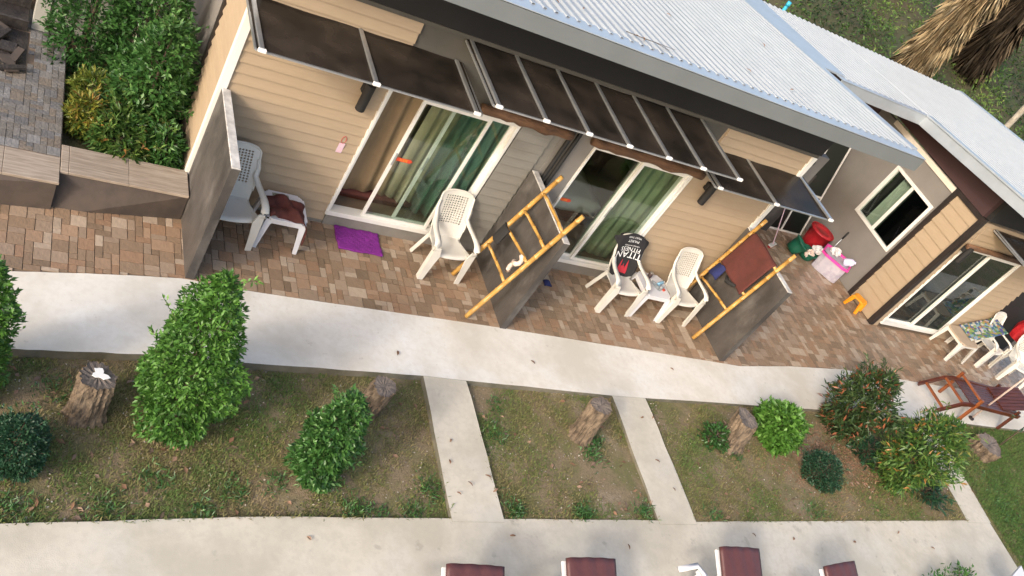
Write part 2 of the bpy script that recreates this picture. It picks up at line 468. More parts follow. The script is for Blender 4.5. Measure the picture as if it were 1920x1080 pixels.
    def build(self, name, mats, parent=None, world=False, smooth=False, solid=0.0, bevel=0.0, sub=0):
        if world and parent is not None:
            o = root_loc(parent)
            self.move((-o.x, -o.y, -o.z))
        ob = bpy.data.objects.new(name, self.mesh(name, mats, smooth))
        COL.objects.link(ob)
        if parent is not None:
            ob.parent = parent
        if solid:
            s = ob.modifiers.new('thickness', 'SOLIDIFY')
            s.thickness = solid
            s.offset = 0
        if bevel:
            s = ob.modifiers.new('edge', 'BEVEL')
            s.width = bevel
            s.segments = 2
            s.limit_method = 'ANGLE'
        if sub:
            s = ob.modifiers.new('smooth', 'SUBSURF')
            s.levels = sub
            s.render_levels = sub
        return ob


def root_loc(o):
    while o.parent is not None:
        o = o.parent
    return o.location


def tag(o, label, cat, group=None, kind=None):
    o['label'] = label
    o['category'] = cat
    if group:
        o['group'] = group
    if kind:
        o['kind'] = kind
    return o


def thing(name, label, cat, loc=(0, 0, 0), rz=0.0, group=None):
    o = bpy.data.objects.new(name, None)
    COL.objects.link(o)
    o.location = loc
    o.rotation_euler = (0, 0, rz)
    o.empty_display_size = 0.1
    return tag(o, label, cat, group)


def piece(name, me, parent, loc=(0, 0, 0), rz=0.0):
    o = bpy.data.objects.new(name, me)
    COL.objects.link(o)
    o.parent = parent
    o.location = loc
    o.rotation_euler = (0, 0, rz)
    return o


def copy_tree(o, parent=None):
    c = o.copy()
    COL.objects.link(c)
    c.parent = parent
    for ch in list(o.children):
        copy_tree(ch, c)
    return c


def box(name, m, parent, x0, x1, y0, y1, z0, z1, world=True, bevel=0.0):
    return MB().box(x0, x1, y0, y1, z0, z1).build(name, m, parent, world=world, bevel=bevel)


def structure(o, label, cat):
    return tag(o, label, cat, kind='structure')


def smooth_noise(x, y, s=1.0):
    return (math.sin(x * 1.7 * s + 1.3) * math.cos(y * 2.1 * s - .7) + math.sin(x * 3.9 * s - y * 2.7 * s) * .5 + math.sin(x * 7.3 * s + y * 6.1 * s + 2) * .25) / 1.75


def quads_mesh(name, V, tone, m, k=4):
    """V: (n,4,3) rhombic leaves, each two triangles folded on the midrib"""
    n = len(V)
    me = bpy.data.meshes.new(name)
    me.vertices.add(n * 4)
    me.vertices.foreach_set('co', V.reshape(-1).astype(np.float32))
    tri = np.array([[0, 1, 2], [0, 2, 3]])
    idx = (np.arange(n)[:, None, None] * 4 + tri[None]).reshape(-1)
    me.loops.add(n * 6)
    me.loops.foreach_set('vertex_index', idx.astype(np.int32))
    me.polygons.add(n * 2)
    me.polygons.foreach_set('loop_start', (np.arange(n * 2) * 3).astype(np.int32))
    at = me.attributes.new('tone', 'FLOAT', 'FACE')
    at.data.foreach_set('value', np.repeat(tone, 2).astype(np.float32))
    me.materials.append(M[m])
    me.update(calc_edges=True)
    return me


def leaves_from(P, Nrm, length, width, tone_bias=None, droop=0.25, spread=0.6):
    """leaf rhombi at points P growing roughly along Nrm"""
    n = len(P)
    D = Nrm + rng.normal(0, spread, (n, 3))
    D[:, 2] -= droop * rng.random(n)
    D /= np.linalg.norm(D, axis=1)[:, None]
    up = np.tile(np.array([0, 0, 1.0]), (n, 1)) + rng.normal(0, .45, (n, 3))
    S = np.cross(D, up)
    S /= np.linalg.norm(S, axis=1)[:, None] + 1e-9
    Nn = np.cross(S, D)
    L = length * rng.uniform(.65, 1.25, n)[:, None]
    Wd = width * rng.uniform(.75, 1.2, n)[:, None]
    A = P
    Bp = P + D * L * .5 + S * Wd * .5 + Nn * Wd * .22
    T = P + D * L
    Cp = P + D * L * .5 - S * Wd * .5 + Nn * Wd * .22
    return np.stack([A, Bp, T, Cp], 1)


def crown_points(n, shape, bump=0.14, seed=0):
    """points near the outside of a lumpy crown. shape(t)->(radius, cx, cy, z)"""
    r_ = np.random.default_rng(seed)
    t = r_.random(n)
    a = r_.random(n) * 2 * np.pi
    rad, cx, cy, z = shape(t)
    ph = r_.random(6) * 6.28
    lump = 1 + bump * (np.sin(3 * a + ph[0] + 5 * t) + np.sin(5 * a - 9 * t + ph[1]) * .8 + np.sin(2 * a + 14 * t + ph[2]) * .7 + np.sin(9 * a + 23 * t + ph[3]) * .5)
    depth = 1 - .62 * r_.random(n) ** 2.4
    rr = rad * lump * depth
    P = np.stack([cx + rr * np.cos(a), cy + rr * np.sin(a), z], 1)
    N = np.stack([np.cos(a), np.sin(a), .35 + .8 * (t - .4)], 1)
    N /= np.linalg.norm(N, axis=1)[:, None]
    return P, N, t, depth


def shrub(name, label, loc, h, r, prof, m, n, leaf=(0.06, 0.028), tone=(0.25, 0.9), lean=(0, 0), seed=0, bump=.14, group=None, tip=0.0, stem_h=0.25, cat='shrub', spread=.6):
    root = thing(name, label, cat, loc, 0, group)
    pr = np.array(prof)

    def shape(t):
        rad = np.interp(t, pr[:, 0], pr[:, 1]) * r
        return rad, lean[0] * t, lean[1] * t, h * t
    # sample by surface: more points where the radius is larger
    r_ = np.random.default_rng(seed + 5)
    P, N, t, depth = crown_points(n * 2, shape, bump, seed)
    w = np.interp(t, pr[:, 0], pr[:, 1])
    keep = r_.random(n * 2) < .08 + .92 * w / w.max()
    P, N, t, depth = P[keep][:n], N[keep][:n], t[keep][:n], depth[keep][:n]
    V = leaves_from(P, N, leaf[0], leaf[1], spread=spread)
    k = len(P)
    tn = rng.uniform(tone[0], tone[1], k) * rng.uniform(.75, 1, k)
    if tip:
        # young coloured shoots sit in clusters at twig ends
        cl = (np.sin(P[:, 0] * 21 + seed) * np.sin(P[:, 1] * 23 + 1) * np.sin(P[:, 2] * 19 + 2) > .28) & (depth > .8)
        tn[cl & (rng.random(k) < tip)] = 1.0
    # stray shoots breaking the outline
    ns = max(6, int(26 * r / .4))
    sp_t = r_.uniform(.15, .98, ns)
    sp_a = r_.uniform(0, 6.283, ns)
    SP, SN = [], []
    twig = MB()
    for q, a in zip(sp_t, sp_a):
        rr = float(np.interp(q, pr[:, 0], pr[:, 1])) * r
        d = np.array([math.cos(a), math.sin(a), .25 + .9 * q])
        d /= np.linalg.norm(d)
        p0 = np.array([lean[0] * q + rr * .75 * math.cos(a), lean[1] * q + rr * .75 * math.sin(a), h * q])
        ln = r * r_.uniform(.35, .75)
        twig.tube([tuple(p0), tuple(p0 + d * ln)], [.004, .0015], 4)
        for k_ in range(int(6 + ln / leaf[0] * 3)):
            SP.append(p0 + d * ln * r_.uniform(.2, 1.0) + r_.normal(0, .006, 3))
            SN.append(d + r_.normal(0, .5, 3))
    V2 = leaves_from(np.array(SP), np.array(SN), leaf[0] * .9, leaf[1] * .85, spread=.4)
    V = np.concatenate([V, V2])
    tn = np.concatenate([tn, np.clip(r_.uniform(.45, 1.0, len(SP)) * tone[1], 0, 1)])
    f = bpy.data.objects.new('foliage', quads_mesh('foliage', V, np.clip(tn, 0, 1), m))
    COL.objects.link(f)
    f.parent = root
    s = MB()
    s.tube([(0, 0, -.05), (lean[0] * .3, lean[1] * .3, h * .35), (lean[0] * .8, lean[1] * .8, h * .8)], [.028, .02, .008], 6)
    for i in range(12):
        a = i * 2.4
        z0 = h * (.05 + .06 * i)
        q = z0 / h
        rr = float(np.interp(min(q + .15, 1), pr[:, 0], pr[:, 1])) * r * .85
        s.tube([(lean[0] * q, lean[1] * q, z0), (lean[0] * q + math.cos(a) * rr * .6, lean[1] * q + math.sin(a) * rr * .6, z0 + h * .08), (lean[0] * q + math.cos(a) * rr, lean[1] * q + math.sin(a) * rr, z0 + h * .17)], [.009, .006, .003], 5)
    s.add(twig.v, twig.f)
    s.build('stem', 'stem', root, smooth=True)
    return root


PART2_MARK = True
# ================================================================ SETTING: ground, paths, patio
def lawn_z(x, y):
    s = min(max((x - 2.0) / 7.0, 0), 1)
    return -0.11 + 0.055 * s * s * (3 - 2 * s) + 0.012 * smooth_noise(x * 1.3, y * 1.3)


g = MB()
g.add([(-80, -40, -0.35), (160, -40, -0.35), (160, 140, -0.35), (-80, 140, -0.35)], [(0, 1, 2, 3)])
structure(g.build('ground', 'soil'), 'bare earth far around the buildings', 'ground')

lw = MB()
lw.grid(lambda u, v: (-5 + 35 * u, -3 + 10.2 * v, lawn_z(-5 + 35 * u, -3 + 10.2 * v)), 175, 60)
structure(lw.build('lawn', 'soil', smooth=True), 'patchy dry lawn and bare soil between the concrete paths', 'lawn')


def interp_line(pts, n=8, jit=0.006):
    out = []
    for (a, b) in zip(pts[:-1], pts[1:]):
        for i in range(n):
            t = i / n
            out.append((a[0] + (b[0] - a[0]) * t, a[1] + (b[1] - a[1]) * t + random.uniform(-jit, jit)))
    out.append(pts[-1])
    return out


BORDER = [(-5, 6.45), (0.0, 6.55), (0.57, 6.60), (1.4, 6.74), (2.21, 6.85), (2.99, 6.81), (6.08, 6.82), (10.44, 6.76), (11.7, 6.92), (13.08, 7.03), (15.2, 7.0), (30, 7.0)]
KERB = [(-5, 5.55), (0.84, 5.71), (1.82, 5.79), (2.79, 5.82), (4.86, 5.90), (7.59, 5.91), (13.2, 6.14), (17.8, 6.16), (30, 6.2)]
LOWER = [(-6, 3.98), (0.75, 4.03), (2.83, 4.12), (4.73, 4.13), (7.5, 4.14), (8.1, 4.13), (13.96, 4.22), (14.58, 4.24)]


def border_y(x):
    return float(np.interp(x, [p[0] for p in BORDER], [p[1] for p in BORDER]))


up_path = MB().prism(interp_line(KERB) + interp_line(BORDER, jit=0.003)[::-1], -0.3, 0.0)
nk = len(interp_line(KERB))
for q in range(2, 2 + nk - 1):
    up_path.mi[q] = 1
structure(up_path.build('upper_path', ['concrete', 'kerb']), 'pale concrete path running along the front of the patio', 'path')
low_path = MB().prism(interp_line(LOWER, jit=.004)[::-1] + [(-6, -8), (14.75, -8), (14.52, 3.4)], -0.3, -0.04)
structure(low_path.build('lower_path', 'concrete_low'), 'buff concrete path along the bottom of the picture with sun loungers', 'path')
for i, (a, b, c, d, lab) in enumerate([((4.82, 5.93), (5.38, 5.94), (5.36, 4.09), (4.73, 4.09), 'widest short concrete path, crossing the lawn nearest the tall cone shrub'),
                                       ((7.57, 5.95), (8.15, 5.96), (8.12, 4.09), (7.52, 4.09), 'short concrete path crossing the lawn between two tree stumps'),
                                       ((14.18, 6.18), (14.78, 6.18), (14.60, 4.18), (13.96, 4.18), 'short concrete path at the far right of the lawn')]):
    def side(p, q, n=7):
        return [(p[0] + (q[0] - p[0]) * k / n + random.uniform(-.008, .008), p[1] + (q[1] - p[1]) * k / n) for k in range(n + 1)]
    poly = side(d, a)[::-1] + side(c, d, 1)[0:1] if False else (side(a, d) + side(c, b))
    cp = MB().prism(poly, -0.3, lambda x, y: -0.036 + 0.032 * min(max((y - 4.2) / 1.6, 0), 1))
    for q in range(2, len(cp.mi)):
        cp.mi[q] = 1
    structure(cp.build('cross_path', ['concrete_low', 'kerb']), lab, 'path')

# ---- patio of ashlar tiles -------------------------------------------------
patio = MB()
bp = interp_line(BORDER, n=4, jit=0)
patio.prism([(x, y + .002) for x, y in bp] + [(30, 11.5), (-5, 11.5)], -0.3, -0.008)
patio = structure(patio.build('patio', 'grout'), 'tiled patio in front of the bungalows', 'patio')


def ashlar(x0, y0, nx, ny, u, sizes, seed, blocked=None):
    r_ = random.Random(seed)
    occ = [[False] * ny for _ in range(nx)]
    out = []
    for j in range(ny):
        for i in range(nx):
            if occ[i][j]:
                continue
            c = sizes[:]
            r_.shuffle(c)
            for (a, b) in c + [(1, 1)]:
                if i + a <= nx and j + b <= ny and all(not occ[i + p][j + q] for p in range(a) for q in range(b)):
                    for p in range(a):
                        for q in range(b):
                            occ[i + p][j + q] = True
                    out.append((x0 + i * u, y0 + j * u, a * u, b * u))
                    break
    return out


U = 0.078
SIZES = [(2, 2), (2, 2), (3, 2), (2, 1), (1, 2), (2, 2), (1, 1), (2, 1), (1, 2)]
tiles = []
for (px, py, w, d) in ashlar(-1.2, 6.5, 270, 63, U, SIZES, 3):
    if px + w > 19.8:
        continue
    ylim = 8.15 if 2.25 < px < 10.1 else (7.75 if px < 2.25 else (11.2 if px < 14.8 else 8.33))
    if py > ylim or (2.1 < px < 2.25 and py > 7.75):
        continue
    b = max(border_y(px), border_y(px + w)) + .001
    y0, y1 = max(py, b), min(py + d, ylim)
    if y1 - y0 < .012:
        continue
    tiles.append((px, y0, w, y1 - y0))
tiles.sort(key=lambda t: (t[0] + t[2] / 2) ** 2 + (t[1]) ** 2 - 40 * t[2] * t[3] * 10)
GAP = 0.0035
tile_mesh = {}
rest = MB()
nobj = 0
for (px, py, w, d) in tiles:
    visible = px > 0.2 and not (2.2 < px < 2.4)
    k = random.choices(range(6), [3, 3, 2.2, 2.2, 2, 1.4])[0]
    h = random.choice((0.0, 0.0012, 0.0022))
    if visible and nobj < 300 and w * d > 0.009:
        nobj += 1
        key = (round(w, 3), round(d, 3), k)
        if key not in tile_mesh:
            tile_mesh[key] = MB().box(GAP, w - GAP, GAP, d - GAP, -0.012, 0.003, b=0.0016).mesh('tile', 'tile%d' % k)
        piece('tile', tile_mesh[key], patio, (px, py, h))
    else:
        rest.box(px + GAP, px + w - GAP, py + GAP, py + d - GAP, -0.012 + h, 0.003 + h, k)
rt = rest.build('tile', ['tile%d' % i for i in range(6)], patio)
rt['kind'] = 'stuff'

# ---- raised stone landing and planter on the left -------------------------------
land = MB().box(-4, 0.97, 7.9, 10.6, -0.3, 0.355).box(-4, .945, 7.56, 7.9, -.3, .335)
land = structure(land.build('stone_landing', 'grout'), 'raised landing paved in grey brown slate beside the planting bed', 'landing')
k = 0
sm = {}
for (px, py, w, d) in ashlar(-0.35, 7.94, 21, 42, 0.0625, [(2, 1), (3, 1), (2, 2), (1, 1), (2, 1), (1, 2)], 9):
    if px < .58 and 9.08 < py < 9.95:
        continue
    if py + d > 10.5:
        continue
    t = random.randrange(5)
    key = (round(w, 3), round(d, 3), t)
    if key not in sm:
        sm[key] = MB().box(.002, w - .002, .002, d - .002, -.012, .006, b=.002).mesh('slate', 'slate%d' % t)
    piece('slate', sm[key], land, (px, py, .36 + random.choice((0, .002, .004))))
for i in range(5):
    x1 = 0.965 - i * .5
    MB().box(x1 - .497, x1, 7.535, 7.925, .337, .368, b=.004).build('coping_tile', 'coping', land)
tw = MB()
tw.add([(-4, 6.95, 0.0), (0.95, 7.53, 0.0), (0.95, 7.553, .34), (-4, 7.4, .34), (-4, 7.9, 0), (.95, 7.9, 0), (.95, 7.9, .34), (-4, 7.9, .34)],
       [(0, 1, 2, 3), (1, 5, 6, 2), (0, 3, 7, 4)])
tw.build('riser', 'brownwall', land)

pl = thing('planter_wall', 'low dark brown planter wall topped with wood look tiles, left of the first partition', 'planter', (1.6, 7.75, 0))
tw = MB()
tw.add([(0.94, 7.528, -.1), (2.235, 7.735, -.1), (2.235, 7.745, .335), (0.94, 7.728, .335), (2.235, 8.1, -.1), (2.235, 8.1, .335), (.94, 8.1, -.1), (.94, 8.1, .335)],
       [(0, 1, 2, 3), (1, 4, 5, 2), (4, 6, 7, 5), (6, 0, 3, 7), (3, 2, 5, 7)])
tw.build('wall', 'brownwall', pl, world=True)
for a, b in ((0.972, 1.045), (1.048, 1.62), (1.623, 2.228)):
    MB().box(a, b, 7.715, 8.13, .337, .372, b=.004).build('coping_tile', 'coping', pl, world=True)
bed = MB().grid(lambda u, v: (.97 + 1.3 * u, 8.1 + 2.4 * v, .12 + .05 * smooth_noise(u * 5, v * 5)), 10, 14)
structure(bed.build('planting_bed', 'soil', smooth=True), 'soil bed behind the planter wall under the shrubs', 'soil')

# dark pit with wet debris, dark steps behind it
pit = thing('debris_pile', 'heap of dark wet boards and leaves on the slate landing at the top left', 'debris', (0.2, 9.5, .37))
for i in range(42):
    a = random.uniform(0, 3.14)
    L, wd = random.uniform(.10, .34), random.uniform(.03, .09)
    x, y, z = random.uniform(-.35, .50), random.uniform(9.14, 9.9), .37 + random.uniform(.0, .07)
    mb = MB().sweep([(x - L / 2 * math.cos(a), y - L / 2 * math.sin(a), z), (x + L / 2 * math.cos(a), y + L / 2 * math.sin(a), z + random.uniform(-.02, .06))],
                    [(-wd, -.008), (wd, -.008), (wd * .8, .012), (-wd * .9, .010)])
    mb.build('board', random.choice(['darkstone', 'darkstone', 'darkstone', 'brownwall', 'black']), pit, world=True)
MB().box(-.6, .57, 9.10, 9.96, .34, .366).build('wet_base', 'darkstone', pit, world=True)
st = thing('stone_steps', 'dark stone steps climbing at the top left corner beside a grey post', 'steps', (0.1, 10.3, .37))
for i in range(5):
    MB().box(-1.4, .55, 9.98 + i * .26, 10.235 + i * .26, .3, .50 + i * .16, b=.012).build('step', 'darkstone', st, world=True)

# ---- fence at the back of the planting bed ---------------------------------------
fn = thing('garden_fence', 'pale grey slatted fence behind the shrubs at the top left', 'fence', (1.4, 10.3, .3))
for x in (0.66, 1.30, 1.92):
    MB().box(x - .075, x + .075, 10.05, 10.17, .3, 2.3).build('post', 'grey_fence', fn, world=True, bevel=.006)
for s in range(11):
    x = .80 + s * .13
    if min(abs(x - 1.30), abs(x - 1.92)) < .13:
        continue
    MB().box(x - .045, x + .045, 10.09, 10.12, .42, 2.2).build('slat', 'grey_fence', fn, world=True)
MB().box(.74, 2.2, 10.10, 10.16, .36, .46).build('bottom_rail', 'black', fn, world=True)
ww = MB().box(-1.5, 2.2, 11.9, 12.05, -.3, 2.6)
tag(ww.build('boundary_wall', 'wall_white'), 'white boundary wall glimpsed through the slatted fence', 'wall')

# ================================================================ BUNGALOWS
def lap_boards(parent, m, a0, a1, z0, z1, pos, pitch, face):
    """face 'front' (normal -y at y=pos) or 'side' (normal -x at x=pos); each lap board is an object"""
    o = root_loc(parent)
    n = int(round((z1 - z0) / pitch))
    L = a1 - a0
    t0, t1 = 0.034, 0.006
    prof = [(0, 0), (t0, 0), (t0 - .001, .012), (t1, pitch + .012), (0, pitch + .012)]
    mb = MB()
    if face == 'front':
        vs = [(0, -a, z) for a, z in prof] + [(L, -a, z) for a, z in prof]
    else:
        vs = [(-a, L, z) for a, z in prof] + [(-a, 0, z) for a, z in prof]
    k = len(prof)
    fs = [tuple(range(k - 1, -1, -1)), tuple(range(k, 2 * k))] + [(i, (i + 1) % k, k + (i + 1) % k, k + i) for i in range(k)]
    mb.add(vs, fs)
    me = mb.mesh('board', m)
    for i in range(n):
        p = (a0, pos, z0 + i * pitch) if face == 'front' else (pos, a0, z0 + i * pitch)
        piece('board', me, parent, (p[0] - o.x, p[1] - o.y, p[2] - o.z))


def roof_sheets(parent, x0, x1, ya, za, yb, zb, pitch=0.14, per=6):
    """ribbed metal sheets running front (ya,za) to back (yb,zb)"""
    rib_h = 0.026
    prof1 = [(0, 0), (.42, 0), (.52, rib_h), (.74, rib_h), (.84, 0), (1.0, 0)]
    w = pitch * per
    n = int(math.ceil((x1 - x0) / w))
    o = root_loc(parent)
    for s in range(n):
        a = x0 + s * w
        b = min(a + w, x1)
        pts = []
        k = 0
        while True:
            for q, h in prof1[:-1]:
                x = a + (k + q) * pitch
                if x > b + 1e-6:
                    break
                pts.append((x, h))
            k += 1
            if a + k * pitch > b + 1e-6:
                break
        pts.append((b, 0))
        dz = .0025 * (s % 2)
        vs = []
        for (x, h) in pts:
            for (y, z) in ((ya, za), ((ya + yb) / 2, (za + zb) / 2 + .004), (yb, zb)):
                vs.append((x, y, z + h + dz))
        for (x, h) in pts:
            for (y, z) in ((ya, za), ((ya + yb) / 2, (za + zb) / 2 + .004), (yb, zb)):
                vs.append((x, y, z + h + dz - .0018))
        m = len(pts)
        fs = []
        for i in range(m - 1):
            for j in range(2):
                p = i * 3 + j
                fs.append((p, p + 3, p + 4, p + 1))
                p += 3 * m
                fs.append((p, p + 1, p + 4, p + 3))
            fs.append((i * 3, i * 3 + 3 * m, i * 3 + 3 + 3 * m, i * 3 + 3))
            fs.append((i * 3 + 2, i * 3 + 5, i * 3 + 5 + 3 * m, i * 3 + 2 + 3 * m))
        MB().add(vs, fs).build('roof_sheet', 'roof', parent, world=True)


def awning(parent, x0, x1, yf, yb, z, ribs, label=None):
    """flat smoked polycarbonate canopy with aluminium ribs and white end caps; slight fall to the front"""
    fall = 0.02
    mb = MB()
    nx = 16
    mb.grid(lambda u, v: (x0 + (x1 - x0) * u, yf + (yb - yf) * v, z - fall + fall * v + .004 * math.sin(u * 19)), nx, 4)
    sh = mb.build('awning', 'poly', parent, world=True, solid=.006)
    if label:
        sh['label'] = label
    for x in ribs:
        MB().box(x - .022, x + .022, yf - .012, yb, z - .012, z + .016).build('rib', 'alu', sh, world=True, bevel=.004)
        MB().box(x - .036, x + .036, yf - .04, yf - .013, z - .018, z + .022, b=.005).build('end_cap', 'capw', sh, world=True)
    MB().box(x0, x1, yf - .010, yf + .008, z - .03, z - .013).build('front_bar', 'alu', sh, world=True)
    for x in (x0 - .004, x1 + .004):
        MB().box(x - .008, x + .008, yf, yb, z - .028, z - .004).build('edge_bar', 'alu', sh, world=True)
    # brackets to the wall
    for x in (ribs[0], ribs[-1]):
        MB().box(x - .012, x + .012, yf + .12, yb, z - .055, z - .032).build('bracket', 'black', sh, world=True)
    return sh


def wall_lamp(parent, x, y, z):
    mb = MB().lathe([(.050, -.17), (.055, -.165), (.055, .165), (.050, .17)], 18, (x, y - .11, z), cap_top=True)
    lp = mb.build('wall_lamp', 'black', parent, world=True)
    MB().box(x - .055, x + .055, y - .075, y - .001, z + .02, z + .14).build('lamp_bracket', 'black', lp, world=True, bevel=.008)
    return lp


def text_mesh(body, size, fn):
    c = bpy.data.curves.new('t', 'FONT')
    c.body = body
    c.size = size
    c.align_x = 'CENTER'
    c.resolution_u = 3
    o = bpy.data.objects.new('t', c)
    COL.objects.link(o)
    bpy.context.view_layer.update()
    dg = bpy.context.evaluated_depsgraph_get()
    me = bpy.data.meshes.new_from_object(o.evaluated_get(dg))
    bpy.data.objects.remove(o)
    for v in me.vertices:
        v.co = Vector(fn(v.co.x, v.co.y))
    return me


def add_text(name, body, size, m, parent, fn):
    me = text_mesh(body, size, fn)
    me.materials.clear()
    me.materials.append(M[m])
    o = bpy.data.objects.new(name, me)
    COL.objects.link(o)
    o.parent = parent
    return o


def sliding_door(parent, x0, x1, y, z0, z1, leaves, dark=False):
    """white aluminium frame; leaves: (xa, xb, depth) each with stiles, rails and a glass pane"""
    fr = MB()
    t = .055
    fr.box(x0, x0 + t * .5, y - .035, y + .10, z0 + .001, z1 - .001)
    fr.box(x1 - t * .8, x1, y - .035, y + .10, z0 + .001, z1 - .001)
    fr.box(x0 - .004, x1 + .004, y - .034, y + .099, z1 - t, z1)
    fr.box(x0 - .02, x1 + .004, y - .05, y + .101, z0 - .03, z0 + .035)
    d = fr.build('sliding_door', 'white', parent, world=True, bevel=.004)
    s = .042
    for (xa, xb, dep) in leaves:
        yy = y + dep
        MB().box(xa, xa + s, yy - .016, yy + .016, z0 + .036, z1 - t - .001).build('stile', 'white', d, world=True, bevel=.003)
        MB().box(xb - s, xb, yy - .016, yy + .016, z0 + .036, z1 - t - .001).build('stile', 'white', d, world=True, bevel=.003)
        MB().box(xa + s, xb - s, yy - .014, yy + .014, z0 + .036, z0 + .075).build('rail', 'white', d, world=True)
        MB().box(xa + s, xb - s, yy - .014, yy + .014, z1 - t - .05, z1 - t - .001).build('rail', 'white', d, world=True)
        MB().box(xa + s, xb - s, yy - .003, yy + .003, z0 + .075, z1 - t - .05).build('pane', 'glass_dark' if dark else 'glass', d, world=True)
        MB().box(xa + .010, xa + .030, yy - .030, yy - .016, z0 + .90, z0 + 1.08).build('handle', 'alu', d, world=True, bevel=.003)
    return d


def slide_sticker(parent, xc, y, z):
    L, h = .105, .026
    st_ = MB().add([(xc - L, y, z - h), (xc + L * .72, y, z - h), (xc + L, y, z), (xc + L * .72, y, z + h), (xc - L, y, z + h)], [(0, 1, 2, 3, 4)]).build('sticker', 'sticker', parent, world=True)
    o = root_loc(parent)
    # lettering is flat print on the sticker: merge as part of the door
    add_text('sticker_lettering', 'SLIDE', .042, 'print_yellow', parent, lambda a, b: (xc - .015 + a * 1.05 - o.x, y - .0015 - o.y, z - .014 + b - o.z))


def curtain(name, label, m, x0, x1, y, z0, z1, folds, amp=.03, group=None):
    mb = MB()
    nu = int(folds * 10)
    mb.grid(lambda u, v: (x0 + (x1 - x0) * u + .03 * math.sin(v * 4 + x0 * 9) * u, y + amp * math.sin(u * folds * 6.283 + .6 * math.sin(v * 3)) * (1 - .3 * v) + .012 * math.sin(u * 31 + v * 5), z0 + (z1 - z0) * v + .02 * math.sin(u * 9) * (1 - v)), nu, 10)
    return tag(mb.build(name, m, smooth=True, solid=.004), label, 'curtain', group)


# ---------------- bungalow 1
H1 = thing('bungalow', 'beige bungalow with two sliding glass doors, smoked awnings and ribbed metal roof', 'house', (2.25, 8.16, 0))
WY = 8.16
for nm, mm, a in (('wall', 'siding', (2.27, 3.93, WY + .004, WY + .12, .05, 3.0)), ('wall', 'siding_grey', (5.63, 6.76, WY + .004, WY + .12, .0, 3.0)),
                  ('wall', 'siding', (8.43, 10.13, WY + .004, WY + .12, .05, 3.0)), ('wall', 'grey_shaded', (3.93, 5.63, WY + .006, WY + .12, 2.12, 3.0)),
                  ('wall', 'grey_shaded', (6.76, 8.43, WY + .006, WY + .12, 2.12, 3.0)),
                  ('wall', 'greywall', (2.262, 2.36, WY + .125, 12.9, -.3, 3.0)), ('wall', 'greywall', (10.03, 10.13, WY + .125, 12.9, -.3, 3.0)),
                  ('wall', 'greywall', (2.37, 10.02, 12.8, 12.9, -.3, 3.0)), ('wall', 'roomwall', (6.15, 6.25, WY + .13, 12.79, 0, 3.0))):
    box(nm, mm, H1, *a)
box('room_floor', 'roomfloor', H1, 2.37, 6.14, WY + .13, 12.79, 0, .2)
box('room_floor', 'roomfloor', H1, 6.26, 10.02, WY + .13, 12.79, 0, .2)
box('ceiling', 'roomwall', H1, 2.37, 10.02, WY + .13, 12.79, 2.7, 2.75)
box('plinth', 'plinth', H1, 3.935, 5.64, WY - .03, WY + .12, -.1, .17)
box('plinth', 'plinth', H1, 6.755, 8.425, WY - .03, WY + .12, -.1, .17)
box('plinth', 'plinth', H1, 2.27, 3.93, WY - .012, WY + .003, -.1, .06)
box('plinth', 'plinth', H1, 8.43, 10.13, WY - .012, WY + .003, -.1, .06)
PIT = .1315
lap_boards(H1, 'siding', 2.30, 3.925, .065, .065 + 22 * PIT, WY, PIT, 'front')
lap_boards(H1, 'siding_grey', 5.665, 6.125, .065, .065 + 22 * PIT, WY, PIT, 'front')
lap_boards(H1, 'siding', 8.455, 10.07, .065, .065 + 22 * PIT, WY, PIT, 'front')
lap_boards(H1, 'siding', 8.20, 9.05, -.10, -.10 + 24 * PIT, 2.258, PIT, 'side')
# trims
MB().box(2.205, 2.297, WY - .05, WY + .002, -.05, 3.05).build('corner_trim', 'white', H1, world=True, bevel=.004)
MB().box(2.213, 2.262, WY + .003, WY + .045, -.05, 3.05).build('corner_trim', 'white', H1, world=True)
MB().box(10.072, 10.16, WY - .05, WY + .002, 0, 2.95).build('corner_trim', 'white', H1, world=True, bevel=.004)
MB().box(2.21, 2.261, 9.052, 9.13, -.3, 3.05).build('corner_trim', 'darktrim', H1, world=True)
MB().box(3.905, 3.935, WY - .045, WY + .0, .19, 2.12).build('door_trim', 'white', H1, world=True)
MB().box(8.433, 8.453, WY - .045, WY + .0, .06, 2.14).build('door_trim', 'white', H1, world=True)
MB().box(2.21, 10.15, WY - .045, WY - .002, 2.955, 3.0).build('moulding', 'grey_shaded', H1, world=True)
box('upper_wall', 'black', H1, 2.20, 10.2, WY - .03, WY + .12, 3.001, 3.74)
MB().prism([(10.04, WY + .125), (10.21, WY + .125), (10.21, 12.9), (10.04, 12.9)], 3.001, lambda x, y: 3.74 - .12 * (y - 7.4)).build('upper_wall', 'maroonwall', H1, world=True)
for x in (6.33, 6.43):
    MB().tube([(x, WY - .05, .0), (x, WY - .05, 2.9)], .028, 10).build('downpipe', 'black', H1, world=True, smooth=True)
MB().box(6.26, 6.755, WY - .006, WY + .003, .0, 2.95).build('wall_panel', 'greywall', H1, world=True)


def log_beam(x0, x1, seed):
    r_ = random.Random(seed)
    n = 14
    pth = [(x0 + (x1 - x0) * i / n, WY - .12 + r_.uniform(-.008, .008), 2.235 + r_.uniform(-.01, .01)) for i in range(n + 1)]
    rs = [.062 + r_.uniform(-.008, .010) + (.018 if i in (9, 10) else 0) for i in range(n + 1)]
    MB().tube(pth, rs, 12).build('log_beam', 'log', H1, world=True, smooth=True)


